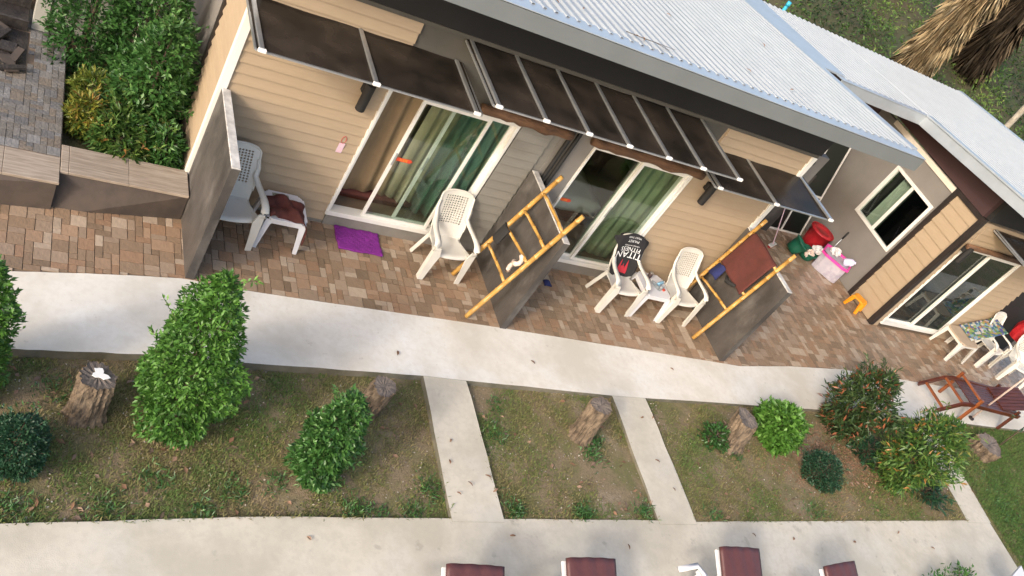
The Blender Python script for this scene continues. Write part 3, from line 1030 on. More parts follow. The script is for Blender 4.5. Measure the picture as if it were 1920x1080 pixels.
log_beam(4.98, 6.27, 1)
log_beam(6.60, 8.48, 2)
d1 = sliding_door(H1, 3.93, 5.64, WY, .2, 2.13, [(4.36, 5.27, 0.0), (4.78, 5.60, .05)])
slide_sticker(d1, 4.52, WY - .006, 1.19)
d2 = sliding_door(H1, 6.76, 8.43, WY, .2, 2.15, [(6.79, 7.64, 0.05), (7.60, 8.39, .0)])
slide_sticker(d2, 6.92, WY + .04, 1.17)
wall_lamp(H1, 3.66, WY - .02, 1.96)
wall_lamp(H1, 8.80, WY - .02, 1.96)
awning(H1, 2.15, 4.52, 7.22, WY - .03, 2.66, [2.20, 3.32, 4.45], 'left smoked awning with three aluminium ribs')
awning(H1, 4.44, 7.95, 7.0, WY - .03, 2.94, [4.49, 5.07, 5.63, 6.19, 6.77, 7.31, 7.91], 'long middle smoked awning with seven aluminium ribs')
awning(H1, 7.97, 10.22, 7.25, WY - .03, 2.60, [8.03, 9.06, 10.15], 'right smoked awning with three aluminium ribs')

SL = .12
rf = MB().box(1.62, 10.80, 7.32, 7.36, 3.66, 3.835).build('roof', 'fascia', H1, world=True)
roof_sheets(rf, 1.62, 10.70, 7.45, 3.839, 14.4, 3.845 - SL * 7.0)
MB().prism([(1.6, 7.28), (10.81, 7.28), (10.81, 7.52), (1.6, 7.52)], lambda x, y: 3.842 - SL * (y - 7.4), lambda x, y: 3.851 - SL * (y - 7.4) + (.012 if y > 7.4 else 0)).build('edge_flashing', 'flash', rf, world=True)
MB().prism([(1.6, 7.285), (10.805, 7.285), (10.805, 7.315), (1.6, 7.315)], 3.655, 3.846).build('fascia', 'fascia', rf, world=True)
MB().prism([(10.66, 7.50), (10.82, 7.50), (10.82, 14.4), (10.66, 14.4)], lambda x, y: 3.857 - SL * (y - 7.4), lambda x, y: 3.883 - SL * (y - 7.4)).build('barge_flashing', 'flash', rf, world=True)
MB().prism([(10.79, 7.33), (10.815, 7.33), (10.815, 14.4), (10.79, 14.4)], lambda x, y: 3.68 - SL * (y - 7.4), lambda x, y: 3.855 - SL * (y - 7.4)).build('barge_board', 'flash', rf, world=True)
MB().prism([(1.65, 7.37), (10.78, 7.37), (10.78, 14.3), (1.65, 14.3)], lambda x, y: 3.755 - SL * (y - 7.4), lambda x, y: 3.775 - SL * (y - 7.4)).build('soffit', 'black', rf, world=True)

# rooms behind the doors: curtains and bed
curtain('curtain', 'tan curtain hanging in the open gap of the left sliding door', 'curtain_tan', 3.72, 4.60, 8.40, .42, 2.6, 4)
curtain('curtain', 'olive curtain behind the glass with the red sticker in the left door', 'curtain_olive', 4.61, 5.02, 8.38, .42, 2.6, 3)
curtain('curtain', 'green curtain drawn behind the right pane of the right sliding door', 'curtain_green', 7.70, 8.7, 8.34, .25, 2.6, 6, .02)
curtain('curtain', 'pale teal curtain bunched behind the middle of the left sliding door', 'curtain_teal', 5.03, 5.80, 8.42, .25, 2.6, 5, .05)
bd = thing('bed', 'maroon covered bed just inside the left sliding door', 'bed', (4.3, 9.2, .2))
MB().box(3.4, 5.0, 8.47, 10.3, .2, .36, b=.02).build('bed_base', 'redwood', bd, world=True)
MB().grid(lambda u, v: (3.38 + 1.66 * u, 8.36 + 1.9 * v, .37 + .012 * smooth_noise(u * 9, v * 9)), 14, 14).build('bed_cover', 'maroon', bd, world=True, smooth=True, solid=.06)
bd = thing('bed', 'grey blue bed seen dimly through the right sliding door', 'bed', (7.2, 9.2, .2))
MB().box(6.5, 8.2, 9.0, 10.9, .2, .42, b=.02).build('bed_base', 'redwood', bd, world=True)
MB().grid(lambda u, v: (6.48 + 1.75 * u, 8.97 + 1.95 * v, .55 + .02 * smooth_noise(u * 9, v * 9)), 14, 14).build('bed_cover', 'plastic_cool', bd, world=True, smooth=True, solid=.2)

# door hanger
dh = thing('door_hanger', 'small pink paper door hanger on a red loop beside the left door', 'door hanger', (3.70, WY - .03, 1.2))
MB().box(3.672, 3.742, WY - .034, WY - .031, 1.10, 1.235).build('card', 'pinkpaper', dh, world=True)
MB().tube([(3.705 + .026 * math.sin(a), WY - .033, 1.285 + .05 * -math.cos(a)) for a in [i * 6.283 / 14 for i in range(15)]], .004, 6).build('loop', 'redcord', dh, world=True)

# ---------------- partition walls
for (x0, x1, y0, lab) in ((2.245, 2.335, 6.855, 'dark cement partition wall at the left end of the patio, next to the planter'),
                          (6.125, 6.215, 6.81, 'dark cement partition wall between the two units with a bare bamboo ladder against it'),
                          (10.02, 10.11, 6.80, 'dark cement partition wall with a towel on the bamboo ladder against it')):
    pw = thing('partition_wall', lab, 'wall', ((x0 + x1) / 2, 7.5, 0), group=None)
    MB().box(x0, x1, y0, WY - .052 if x0 > 3 else WY - .055, -.05, 1.545, b=.004).build('panel', 'cement', pw, world=True)
    MB().box(x0 + .001, x1 - .001, y0 + .001, WY - .056, 1.546, 1.562, b=.004).build('cap', 'cement_top', pw, world=True)

# ---------------- bungalow 2
H2 = thing('bungalow', 'neighbouring bungalow on the right with grey side wall, window and dark corner trims', 'house', (14.9, 8.37, 0))
X2, Y2 = 14.9, 8.37
box('wall', 'greywall', H2, X2, X2 + .1, 9.13, 9.23, -.3, 2.72)
# side wall with window opening (y 9.22..10.36, z 1.08..2.24)
box('wall', 'greywall', H2, X2 + .001, X2 + .1, 9.231, 13.2, -.3, 1.08)
box('wall', 'greywall', H2, X2 + .001, X2 + .1, 9.231, 13.2, 2.24, 2.72)
box('wall', 'greywall', H2, X2 + .001, X2 + .1, 10.36, 13.2, 1.081, 2.239)
box('wall', 'siding', H2, X2 + .03, X2 + .1, Y2 + .005, 9.129, -.1, 2.72)
lap_boards(H2, 'siding', Y2 + .05, 9.06, .02, .02 + 13 * .207, X2 + .03, .207, 'side')
MB().box(X2 - .03, X2 + .03, 9.062, 9.15, -.05, 2.78).build('corner_trim', 'darktrim', H2, world=True)
MB().box(X2 - .035, X2 + .08, Y2 - .045, Y2 + .048, -.05, 2.79).build('corner_trim', 'darktrim', H2, world=True)
MB().box(X2 - .034, X2 + .02, Y2 + .049, 9.061, 2.70, 2.785).build('head_trim', 'darktrim', H2, world=True)
MB().box(X2 - .04, X2 + .02, 9.151, 11.1, 2.66, 2.76).build('band_trim', 'cream', H2, world=True)
MB().prism([(X2 - .01, Y2 + .05), (X2 + .1, Y2 + .05), (X2 + .1, 13.2), (X2 - .01, 13.2)], 2.787, lambda x, y: 3.24 - .10 * (y - 10.27)).build('upper_wall', 'maroonwall', H2, world=True)
box('upper_wall', 'black', H2, X2 + .101, 18.6, Y2 - .04, Y2 + .1, 2.787, 3.5)
box('upper_wall', 'maroonwall', H2, 11.0, X2 - .012, 11.55, 11.65, 2.3, 3.1)
# window
wnd = MB()
y0, y1, z0, z1 = 9.21, 10.37, 1.07, 2.25
for a in ((y0, y0 + .06, z0, z1), (y1 - .06, y1, z0, z1), (y0 + .061, y1 - .061, z0, z0 + .06), (y0 + .061, y1 - .061, z1 - .06, z1)):
    wnd.box(X2 - .03, X2 + .06, a[0], a[1], a[2], a[3])
wnd = wnd.build('window', 'white', H2, world=True, bevel=.004)
ym = 9.80
MB().box(X2 - .012, X2 + .03, ym - .03, ym + .03, z0 + .061, z1 - .061).build('mullion', 'white', wnd, world=True)
MB().box(X2 + .01, X2 + .016, y0 + .061, ym - .031, z0 + .061, z1 - .061).build('pane', 'glass_dark', wnd, world=True)
MB().box(X2 + .02, X2 + .026, ym + .031, y1 - .061, z0 + .061, z1 - .061).build('pane', 'glass', wnd, world=True)
cu = MB().grid(lambda u, v: (X2 + .16 + .025 * math.sin(u * 6 * 6.283), 9.83 + .34 * u, .9 + 1.5 * v), 60, 6)
tag(cu.build('curtain', 'curtain_pale', smooth=True), 'pale green curtain behind the window in the grey side wall', 'curtain')
# front wall and door
box('wall', 'siding', H2, X2 + .101, 15.16, Y2, Y2 + .1, -.1, 2.72)
box('wall', 'siding', H2, 17.0, 17.95, Y2, Y2 + .1, -.1, 2.72)
box('wall', 'siding', H2, 15.161, 16.999, Y2, Y2 + .1, 2.18, 2.72)
lap_boards(H2, 'siding', 17.03, 17.95, .0, 20 * PIT, Y2 - .001, PIT, 'front')
lap_boards(H2, 'siding', X2 + .10, 15.12, .0, 20 * PIT, Y2 - .001, PIT, 'front')
lap_boards(H2, 'siding', 15.15, 17.0, 2.24, 2.24 + 3 * PIT, Y2 - .001, PIT, 'front')
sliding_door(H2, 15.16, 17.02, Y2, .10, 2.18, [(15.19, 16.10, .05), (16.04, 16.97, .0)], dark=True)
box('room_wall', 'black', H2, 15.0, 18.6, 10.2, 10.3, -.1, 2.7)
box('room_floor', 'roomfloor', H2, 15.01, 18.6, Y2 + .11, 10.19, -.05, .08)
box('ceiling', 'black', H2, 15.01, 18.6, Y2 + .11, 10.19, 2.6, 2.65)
box('dark_recess_sheet', 'black', H2, 17.97, 19.6, Y2 + .03, Y2 + .10, -.1, 2.78)  # flat black sheet, its colour standing in for the darkness of a recess
MB().tube([(15.02, Y2 - .11, 2.24), (15.7, Y2 - .11, 2.25), (16.9, Y2 - .11, 2.24)], .05, 10).build('log_beam', 'log', H2, world=True, smooth=True)
wall_lamp(H2, 15.08, Y2 - .05, 2.08)
awning(H2, 15.36, 18.4, 7.42, Y2 - .03, 2.66, [15.41, 16.4, 17.4, 18.35])
S2 = .10
zr = lambda y: 3.35 - S2 * (y - 10.27)
rf2 = MB().prism([(14.2, 10.25), (14.24, 10.25), (14.24, 7.5), (14.2, 7.5)][::-1], lambda x, y: zr(y) - .19, lambda x, y: zr(y) - .004).build('roof', 'flash', H2, world=True)
roof_sheets(rf2, 12.02, 14.21, 10.30, zr(10.30), 13.22, zr(13.22))
roof_sheets(rf2, 14.25, 18.66, 7.45, zr(7.45), 13.22, zr(13.22))
MB().prism([(11.9, 10.20), (14.2, 10.20), (14.2, 10.24), (11.9, 10.24)], zr(10.2) - .19, zr(10.2) - .002).build('fascia', 'flash', rf2, world=True)
MB().prism([(11.88, 10.19), (14.21, 10.19), (14.21, 10.38), (11.88, 10.38)], lambda x, y: zr(y) + .004, lambda x, y: zr(y) + .014).build('edge_flashing', 'flash', rf2, world=True)
MB().prism([(14.17, 7.45), (14.33, 7.45), (14.33, 10.185), (14.17, 10.185)], lambda x, y: zr(y) + .006, lambda x, y: zr(y) + .036).build('barge_flashing', 'flash', rf2, world=True)
MB().prism([(11.30, 10.385), (12.10, 10.385), (12.10, 13.24), (11.30, 13.24)], lambda x, y: zr(y) + .006, lambda x, y: zr(y) + .037).build('barge_flashing', 'flash', rf2, world=True)
MB().prism([(18.60, 7.45), (18.78, 7.45), (18.78, 13.24), (18.60, 13.24)], lambda x, y: zr(y) + .006, lambda x, y: zr(y) + .04).build('barge_flashing', 'flash', rf2, world=True)
MB().prism([(14.3, 7.5), (18.7, 7.5), (18.7, 13.15), (14.3, 13.15)], lambda x, y: zr(y) - .08, lambda x, y: zr(y) - .06).build('soffit', 'maroonwall', rf2, world=True)
MB().box(14.25, 18.7, 7.42, 7.445, zr(7.45) - .19, zr(7.45) + .01).build('fascia', 'flash', rf2, world=True)

MB().box(10.22, 10.86, 8.50, 8.62, 2.05, 2.82).build('service_box', 'greywall', H1, world=True, bevel=.01)
MB().box(10.36, 10.62, 8.46, 8.499, 2.66, 2.72).build('service_fitting', 'black', H1, world=True)
# passage between the bungalows
aw_ = MB().box(10.22, 13.42, 10.46, 10.56, -.1, 1.45)
tag(aw_.build('passage_wall', 'cement'), 'dark cement wall closing the passage between the bungalows', 'wall')
aw_ = MB().box(10.22, 14.88, 11.66, 11.76, -.1, 3.05)
tag(aw_.build('back_wall', 'greywall'), 'taupe wall at the far end of the passage between the bungalows', 'wall')
PART3_MARK = True
# ================================================================ FURNITURE
def back_pt(u, v, off=0.0):
    """surface of the chair back: u across -1..1, v up 0..1"""
    w = .218 + .022 * min(v / .35, 1) - .018 * max(0, v - .35)
    if v > .86:
        q = (v - .86) / .14
        w *= .80 + .20 * math.sqrt(max(0, 1 - q * q))
    y = .165 + .205 * v ** 1.1 - .05 * u * u * (1 - .5 * v)
    z = .40 + .60 * v - .02 * abs(u) ** 3 * (v > .9)
    return (u * w, y - off, z + off * .3)


def make_chair(label, group=None, m='plastic'):
    t = thing('plastic_chair', label, 'chair', (0, 0, 0), 0, group)

    def seat(u, v):
        y = -.245 + .43 * v
        hw = .235 - .02 * v
        x = (u - .5) * 2 * hw
        dish = .022 * (1 - (2 * u - 1) ** 2) * (1 - (2 * v - 1) ** 2)
        front = -.035 * max(0, (.12 - v) / .12) ** 2
        return (x, y + .03 * ((2 * u - 1) ** 2) * (v < .2), .425 - .02 * v - dish + front)
    MB().grid(seat, 14, 14).build('seat', m, t, smooth=True, solid=.012)
    # perforated back
    mb = MB()
    nu, nv = 13, 20
    for j in range(nv):
        for i in range(nu):
            us = [-1 + 2 * i / nu, -1 + 2 * (i + 1) / nu]
            vs = [j / nv, (j + 1) / nv]
            P = [back_pt(us[a], vs[b]) for a, b in ((0, 0), (1, 0), (1, 1), (0, 1))]
            hole = 2 <= i < nu - 2 and 6 <= j < nv - 2
            if not hole:
                mb.add(P, [(0, 1, 2, 3)])
            else:
                um, vm = sum(us) / 2, sum(vs) / 2
                du, dv = (us[1] - us[0]) * .43, (vs[1] - vs[0]) * .43
                Q = [back_pt(um, vm - dv), back_pt(um + du, vm), back_pt(um, vm + dv), back_pt(um - du, vm)]
                mb.add(P + Q, [(0, 1, 5, 4), (1, 2, 6, 5), (2, 3, 7, 6), (3, 0, 4, 7)])
    b = mb.build('backrest', m, t, smooth=False, solid=.010)
    rim = [back_pt(-1.0, i / 20) for i in range(4, 21)] + [back_pt(u / 10, 1.0) for u in range(-9, 10)] + [back_pt(1.0, i / 20) for i in range(20, 3, -1)]
    MB().tube(rim, .013, 7).build('rim', m, b, smooth=True)
    for s in (-1, 1):
        prof = [(-.034, -.010), (.034, -.010), (.038, .004), (.0, .014), (-.038, .004)]
        pth = [back_pt(s * .97, .78), back_pt(s * 1.02, .62), (s * .225, .205, .690), (s * .252, .11, .650), (s * .272, .0, .635), (s * .282, -.11, .628), (s * .282, -.19, .610), (s * .280, -.232, .565), (s * .278, -.245, .50)]
        MB().sweep(pth, prof, scales=[.6, .7, .9, 1, 1, 1.1, 1.15, 1.2, 1.2]).build('arm', m, t, smooth=True)
        # front leg: broad folded blade
        lv = []
        for z, xo, w, y in ((.54, .290, .070, -.250), (.42, .292, .108, -.254), (.25, .296, .088, -.257), (.0, .298, .066, -.264)):
            lv += [(s * xo, y + .075, z), (s * (xo + .004), y, z), (s * (xo - w), y - .004, z), (s * (xo - w), y + .010, z), (s * (xo - .012), y + .014, z), (s * (xo - .012), y + .075, z)]
        fs = []
        for k in range(3):
            for i in range(6):
                j = (i + 1) % 6
                q = (k * 6 + i, k * 6 + j, k * 6 + 6 + j, k * 6 + 6 + i)
                fs.append(q if s > 0 else q[::-1])
        fs += [tuple(range(6)), tuple(range(18, 24))]
        MB().add(lv, fs).build('leg', m, t)
        lv = []
        for z, xo, w, y in ((.43, .200, .050, .170), (.25, .228, .050, .205), (.0, .262, .045, .255)):
            lv += [(s * xo, y - .055, z), (s * (xo + .004), y, z), (s * (xo - w), y + .004, z), (s * (xo - w), y - .008, z), (s * (xo - .010), y - .012, z), (s * (xo - .010), y - .055, z)]
        fs = []
        for k in range(2):
            for i in range(6):
                j = (i + 1) % 6
                q = (k * 6 + i, k * 6 + j, k * 6 + 6 + j, k * 6 + 6 + i)
                fs.append(q if s < 0 else q[::-1])
        fs += [tuple(range(6)), tuple(range(12, 18))]
        MB().add(lv, fs).build('leg', m, t)
        # side skirt joining seat and front leg
        MB().add([(s * .218, -.235, .40), (s * .218, -.235, .428), (s * .284, -.20, .43), (s * .284, -.20, .36), (s * .205, .05, .395), (s * .207, .05, .42)],
                 [(0, 1, 2, 3), (0, 4, 5, 1), (1, 5, 2)]).build('side_skirt', m, t, solid=.008)
    return t


def put(t, x, y, rz):
    t.location = (x, y, .004)
    t.rotation_euler = (0, 0, rz)


ch = make_chair('white plastic armchair half hidden behind the first cement partition', 'plastic')
put(ch, 2.66, 7.66, math.radians(6))
for lab, x, y, rz in (('empty white plastic armchair standing alone near the bare bamboo ladder', 5.38, 7.72, math.radians(3)),
                      ('white plastic armchair with a black printed T-shirt over its back', 8.20, 7.66, math.radians(2)),
                      ('empty white plastic armchair beside the ladder with the maroon towel', 9.33, 7.66, math.radians(2)),
                      ('white plastic armchair next to the board of colourful leaflets', 18.02, 7.95, math.radians(6)),
                      ('white plastic armchair cut by the right picture edge, nearest the wooden lounger', 18.62, 7.55, math.radians(-25))):
    c = copy_tree(ch)
    c['label'] = lab
    put(c, x, y, rz)
    if 'T-shirt' in lab:
        shirt_chair = c


def make_table(label, m='plastic_cool', top_m=None):
    t = thing('plastic_table', label, 'table', (0, 0, 0))
    a = .245
    s = [0, .022, .044, .066]
    out = []
    corner = [(a, a - s[3]), (a - s[1], a - s[3]), (a - s[1], a - s[2]), (a - s[2], a - s[2]), (a - s[2], a - s[1]), (a - s[3], a - s[1]), (a - s[3], a)]
    for k in range(4):
        for (x, y) in corner:
            for _ in range(k):
                x, y = -y, x
            out.append((x, y))
    MB().prism(out, .425, .45).build('table_top', top_m or m, t, bevel=.005)
    MB().box(-a + .02, a - .02, -a + .012, -a + .024, .375, .426).build('apron', m, t)
    MB().box(-a + .02, a - .02, a - .024, a - .012, .375, .426).build('apron', m, t)
    MB().box(-a + .012, -a + .024, -a + .025, a - .025, .376, .426).build('apron', m, t)
    MB().box(a - .024, a - .012, -a + .025, a - .025, .376, .426).build('apron', m, t)
    for sx in (-1, 1):
        for sy in (-1, 1):
            lv = []
            for z, o, w in ((.424, a - .014, .105), (.36, a - .006, .075), (.2, a + .004, .062), (0, a + .018, .052)):
                lv += [(sx * o, sy * o, z), (sx * (o - w), sy * o, z), (sx * (o - w), sy * (o - .012), z), (sx * (o - .012), sy * (o - .012), z), (sx * (o - .012), sy * (o - w), z), (sx * o, sy * (o - w), z)]
            fs = []
            for k in range(3):
                for i in range(6):
                    j = (i + 1) % 6
                    q = (k * 6 + i, k * 6 + j, k * 6 + 6 + j, k * 6 + 6 + i)
                    fs.append(q if sx * sy < 0 else q[::-1])
            fs += [tuple(range(6)), tuple(range(18, 24))]
            MB().add(lv, fs).build('leg', m, t, bevel=.004)
    return t


ta = make_table('white plastic side table with stepped corners under a crumpled maroon cloth')
put(ta, 3.27, 7.76, math.radians(-1))
tb = copy_tree(ta)
tb['label'] = 'white plastic side table with a can and bottles between two armchairs'
put(tb, 8.80, 7.68, math.radians(-2))
tcm = make_table('white legged plastic table with worn tan top beside a board of leaflets', 'plastic', 'plastic_worn')
tcm.location = (17.02, 7.98, .004)
tcm.scale = (1.15, 1.1, 1.05)

# cloth, magazine on the first table
cl = MB()


def cloth(u, v):
    x, y = 3.055 + .47 * u, 7.52 + .36 * v
    a = u * 6.3
    z = .492 + .022 * math.sin(a * 1.7 + v * 4) + .018 * math.sin(v * 11 - u * 3) + .014 * math.sin(u * 17 + v * 9)
    e = max(abs(2 * u - 1), abs(2 * v - 1))
    z -= .02 * max(0, e - .75) / .25
    y += .03 * math.sin(u * 5)
    if u > .84:
        q = (u - .84) / .16
        x = 3.45 + .075 * math.sin(min(q * 2, 1) * 1.57)
        z = z - .26 * q * (1 - .35 * v)
        y += .02 * math.sin(q * 5)
    return (x, y, max(z, .4565) if u <= .84 else z)


tag(cl.grid(cloth, 44, 34).build('crumpled_cloth', 'maroon', smooth=True, solid=.012), 'crumpled maroon cloth lying on the white side table', 'cloth')
mg = MB().box(3.14, 3.33, 7.845, 7.96, .456, .462)
tag(mg.build('magazine', 'magazine'), 'greyish green leaflet lying on the white side table behind the maroon cloth', 'magazine')

# things on the second table
cn = thing('drink_can', 'dark drink can with silver lid on the white table between the chairs', 'can', (8.74, 7.81, .454))
MB().lathe([(.028, 0), (.033, .006), (.033, .105), (.028, .113)], 20).build('can_body', 'canblack', cn, smooth=True)
MB().lathe([(.029, .1132), (.028, .1165)], 20, cap_top=True).build('can_lid', 'alu', cn)
for i, (x, y, a, m_, lab) in enumerate(((8.93, 7.72, .5, 'bluebottle', 'small bottle with blue wrapper lying on the white table between the chairs'), (8.80, 7.66, 1.9, 'clearplastic', 'clear plastic bottle lying on the white table between the chairs'))):
    bt = thing('plastic_bottle', lab, 'bottle', (x, y, .484), a)
    pr = [(.0, -.085), (.026, -.083), (.028, -.07), (.028, .03), (.024, .055), (.011, .075), (.011, .088)]
    mb = MB().lathe(pr, 14)
    mb.v = [(z, y_, x_) for x_, y_, z in mb.v]
    mb.build('bottle_body', m_, bt, smooth=True)
    mb = MB().lathe([(.0125, .0885), (.0125, .104)], 12, cap_top=True)
    mb.v = [(z, y_, x_) for x_, y_, z in mb.v]
    mb.build('bottle_cap', 'capw', bt)
gl = thing('drinking_glass', 'empty clear glass standing on the white table between the chairs', 'glass', (8.86, 7.60, .454))
MB().lathe([(.027, 0), (.034, .09)], 16).build('glass_body', 'clearplastic', gl, smooth=True, solid=.003)
sn = MB().sweep([(8.93, 7.60, .459), (8.98, 7.63, .459)], [(-.022, -.004), (.022, -.004), (.016, .006), (-.018, .005)])
tag(sn.build('snack_packet', 'sticker'), 'small reddish snack packet on the white table between the chairs', 'packet')

# T-shirt over the chair back, printed upside down
ts = thing('t_shirt', 'black T-shirt with white and red print draped upside down over a chair back', 't-shirt', shirt_chair.location, shirt_chair.rotation_euler[2])


def shirt_pt(s, t, off=.030):
    """s across in metres, t 0..1 up the back"""
    v = .02 + .99 * t
    u = s / .20
    x, y, z = back_pt(max(-1, min(1, u)), min(v, 1.0), off)
    ex = abs(u) - 1
    if ex > 0:
        x += math.copysign(ex * .20, u)
        z -= .25 * ex * .2
        y += .55 * ex * .2
    if v > 1:
        y += (v - 1) * .6
    return (x, y, z)


def hw(t):
    return float(np.interp(t, [0, .06, .2, .55, .72, .84, .93, 1.0], [.125, .185, .205, .20, .215, .285, .295, .20]))


def shirt(u, v):
    s = (2 * u - 1) * hw(v)
    p = shirt_pt(s, v)
    return (p[0], p[1] - .006 * math.sin(u * 14 + v * 5) * (.3 + abs(2 * u - 1)), p[2] + (.03 * (1 - (2 * u - 1) ** 2) if v > .97 else 0) - (.035 * (1 - (2 * u - 1) ** 2) * max(0, .1 - v) / .1))


MB().grid(shirt, 26, 30).build('shirt_front', 'shirt', ts, smooth=True, solid=.005)


def shirt_back(u, v):
    x, y, z = back_pt(max(-1, min(1, (2 * u - 1) * 1.0)), 1.0 - .45 * v, -.022)
    return ((2 * u - 1) * (.20 + .03 * (1 - v)), y + .005, z)


MB().grid(shirt_back, 14, 10).build('shirt_back', 'shirt', ts, smooth=True, solid=.005)
for body, size, tc_, sx, m_ in (('TITAN', .138, .525, 1.0, 'print_white'), ('FITNESS', .094, .66, .92, 'print_white'), ('CENTER OF FITNESS', .026, .752, 1.0, 'print_white'),
                                ('PHUKET', .052, .855, .90, 'print_white'), ('MUAY THAI', .040, .945, 1.0, 'print_white')):
    # rotated half a turn on the cloth
    hgt = size * .35 / .62
    add_text('print_lettering', body, size, m_, ts, lambda a, b, hgt=hgt, tc_=tc_, sx=sx: shirt_pt(-a * sx, tc_ + (hgt * .62 - b) / .66, .042))


def emblem():
    mb = MB()
    # red emblem: block base with three flame-like prongs (upside down: prongs point up in the picture)
    def pt(s, t):
        return shirt_pt(s, t, .041)
    rows = [
        [(-.080, .085), (.085, .06), (.082, .15), (-.074, .17)],
        [(-.074, .17), (-.034, .165), (-.036, .28), (-.060, .28)],
        [(-.034, .165), (.034, .155), (.028, .235), (-.028, .24)],
        [(.034, .155), (.082, .15), (.066, .27), (.038, .27)],
        [(-.060, .28), (-.036, .28), (-.042, .40), (-.046, .40)],
        [(.038, .27), (.066, .27), (.052, .40), (.047, .40)],
        [(-.010, .24), (.012, .238), (.004, .30), (-.001, .30)]]
    for q in rows:
        n = 3
        for i in range(n):
            for j in range(n):
                def P(a, b):
                    l = (q[0][0] + (q[3][0] - q[0][0]) * b, q[0][1] + (q[3][1] - q[0][1]) * b)
                    r = (q[1][0] + (q[2][0] - q[1][0]) * b, q[1][1] + (q[2][1] - q[1][1]) * b)
                    return pt(l[0] + (r[0] - l[0]) * a, l[1] + (r[1] - l[1]) * a)
                mb.add([P(i / n, j / n), P((i + 1) / n, j / n), P((i + 1) / n, (j + 1) / n), P(i / n, (j + 1) / n)], [(0, 1, 2, 3)])
    mb.build('print_emblem', 'print_red', ts)


emblem()

# patchwork cover and red bag near the far table
pc = MB().grid(lambda u, v: (17.14 + .82 * u, 7.86 + .42 * v + .02 * u, .492 + .36 * u + .006 * math.sin(u * 19) * math.sin(v * 11)), 22, 14)
tag(pc.build('leaflet_board', 'patchwork', smooth=True, solid=.012), 'sloping board covered in colourful leaflets between the far table and chair', 'board')
rb = MB().lathe([(.16, -.02), (.19, .08), (.20, .24), (.17, .38), (.06, .46)], 10, (0, 0, 0), cap_top=True, jitter=lambda a, z: 1 + .08 * math.sin(3 * a + z * 9))
rb = rb.build('red_bag', 'redplastic', None)
rb.location = (18.86, 8.10, .62)
tag(rb, 'bright red bag over the chairs at the right picture edge', 'bag')

# door mat
dm = MB().grid(lambda u, v: (4.085 + .585 * u + .006 * math.sin(v * 9), 7.725 + .395 * v + .006 * math.sin(u * 11), .017 + .004 * math.sin(u * 33) * math.sin(v * 27)), 40, 28)
tag(dm.build('door_mat', 'purple', smooth=True, solid=.02), 'bright purple door mat on the tiles by the left door', 'mat')


# ---- bamboo ladders
def bamboo_pole(p, q, r, parent, name, nodes=7, seed=0):
    P, Q = Vector(p), Vector(q)
    L = (Q - P).length
    r_ = random.Random(seed)
    pth, rs = [], []
    k = nodes
    for i in range(k):
        t = (i + r_.uniform(.35, .65)) / k
        for dt, s in ((-.035, 1.0), (-.012, 1.13), (0, 1.18), (.012, 1.13), (.035, 1.0)):
            tt = t + dt * .18 / L * 1.2
            pth.append(P.lerp(Q, tt))
            rs.append(r * s)
    pth = [P] + pth + [Q]
    rs = [r * 1.02] + rs + [r * .97]
    bow = Vector((.008, .006, .004))
    pth = [a + bow * math.sin(math.pi * i / (len(pth) - 1)) for i, a in enumerate(pth)]
    return MB().tube(pth, rs, 9).build(name, 'bamboo', parent, world=True, smooth=True)


def ladder(label, xb, yf, yb, slope, top_f, top_b, rungs, seed):
    t = thing('bamboo_ladder', label, 'ladder', (xb, (yf + yb) / 2, 0))
    bamboo_pole((xb, yf, .025), (xb + slope * top_f, yf, top_f), .030, t, 'rail', 9, seed)
    bamboo_pole((xb, yb, .025), (xb + slope * top_b, yb, top_b), .030, t, 'rail', 9, seed + 1)
    for (za, zb) in rungs:
        bamboo_pole((xb + slope * za - .012, yf + .02, za), (xb + slope * zb - .012, yb - .02, zb), .020, t, 'rung', 3, seed + int(za * 10))
    return t


L1X, L1S = 5.64, .287
ladder('bamboo ladder with bare rungs leaning on the middle partition', L1X, 6.90, 7.62, L1S, 1.93, 1.90, [(.69, .66), (1.06, .98), (1.34, 1.29), (1.63, 1.61)], 4)
L2X, L2S = 9.66, .205
ladder('bamboo ladder holding a maroon towel, leaning on the right partition', L2X, 7.17, 7.95, L2S, 1.93, 1.86, [(.69, .60), (1.03, .97), (1.60, 1.61)], 9)


def on_l2(y, z, off=-.03):
    return (L2X + L2S * z + off, y, z)


tw = MB()


def towel(u, v):
    y = 7.225 + .665 * u
    z = 1.645 - .66 * v
    p = on_l2(y, z, -.045 - .008 * math.sin(u * 8 + v * 3))
    if v < .06:
        p = (p[0] + .04 * (1 - v / .06), y, z)
    return p


tag(tw.grid(towel, 20, 20).build('towel', 'maroon', smooth=True, solid=.008), 'maroon towel hanging over the rungs of the right bamboo ladder', 'towel')
nv = MB().grid(lambda u, v: (on_l2(0, 1.0 - .22 * v, -.05 - .03 * math.sin(u * 3.14))[0], 7.70 + .17 * u + .03 * v * (u - .5), 1.0 - .22 * v + .02 * math.sin(u * 5)), 10, 10)
tag(nv.build('navy_shorts', 'navy', smooth=True, solid=.03), 'navy cloth hanging on the right bamboo ladder under the towel', 'cloth')
bs = MB().tube([on_l2(7.62, .96, -.04), on_l2(7.54, .93, -.06), on_l2(7.45, .965, -.06), on_l2(7.38, 1.0, -.05)], [.02, .036, .032, .02], 9)
tag(bs.build('black_cloth', 'blackcloth', smooth=True), 'black cloth tied on the rung of the right bamboo ladder', 'cloth')
bs = MB().grid(lambda u, v: (L1X + L1S * (1.03 - .25 * v) - .045 - .02 * math.sin(u * 3.1), 7.47 + .16 * u - .03 * v, 1.03 - .23 * v), 8, 8)
tag(bs.build('black_cloth', 'blackcloth', smooth=True, solid=.025), 'black cloth hanging on the left bamboo ladder near its upper rail', 'cloth')
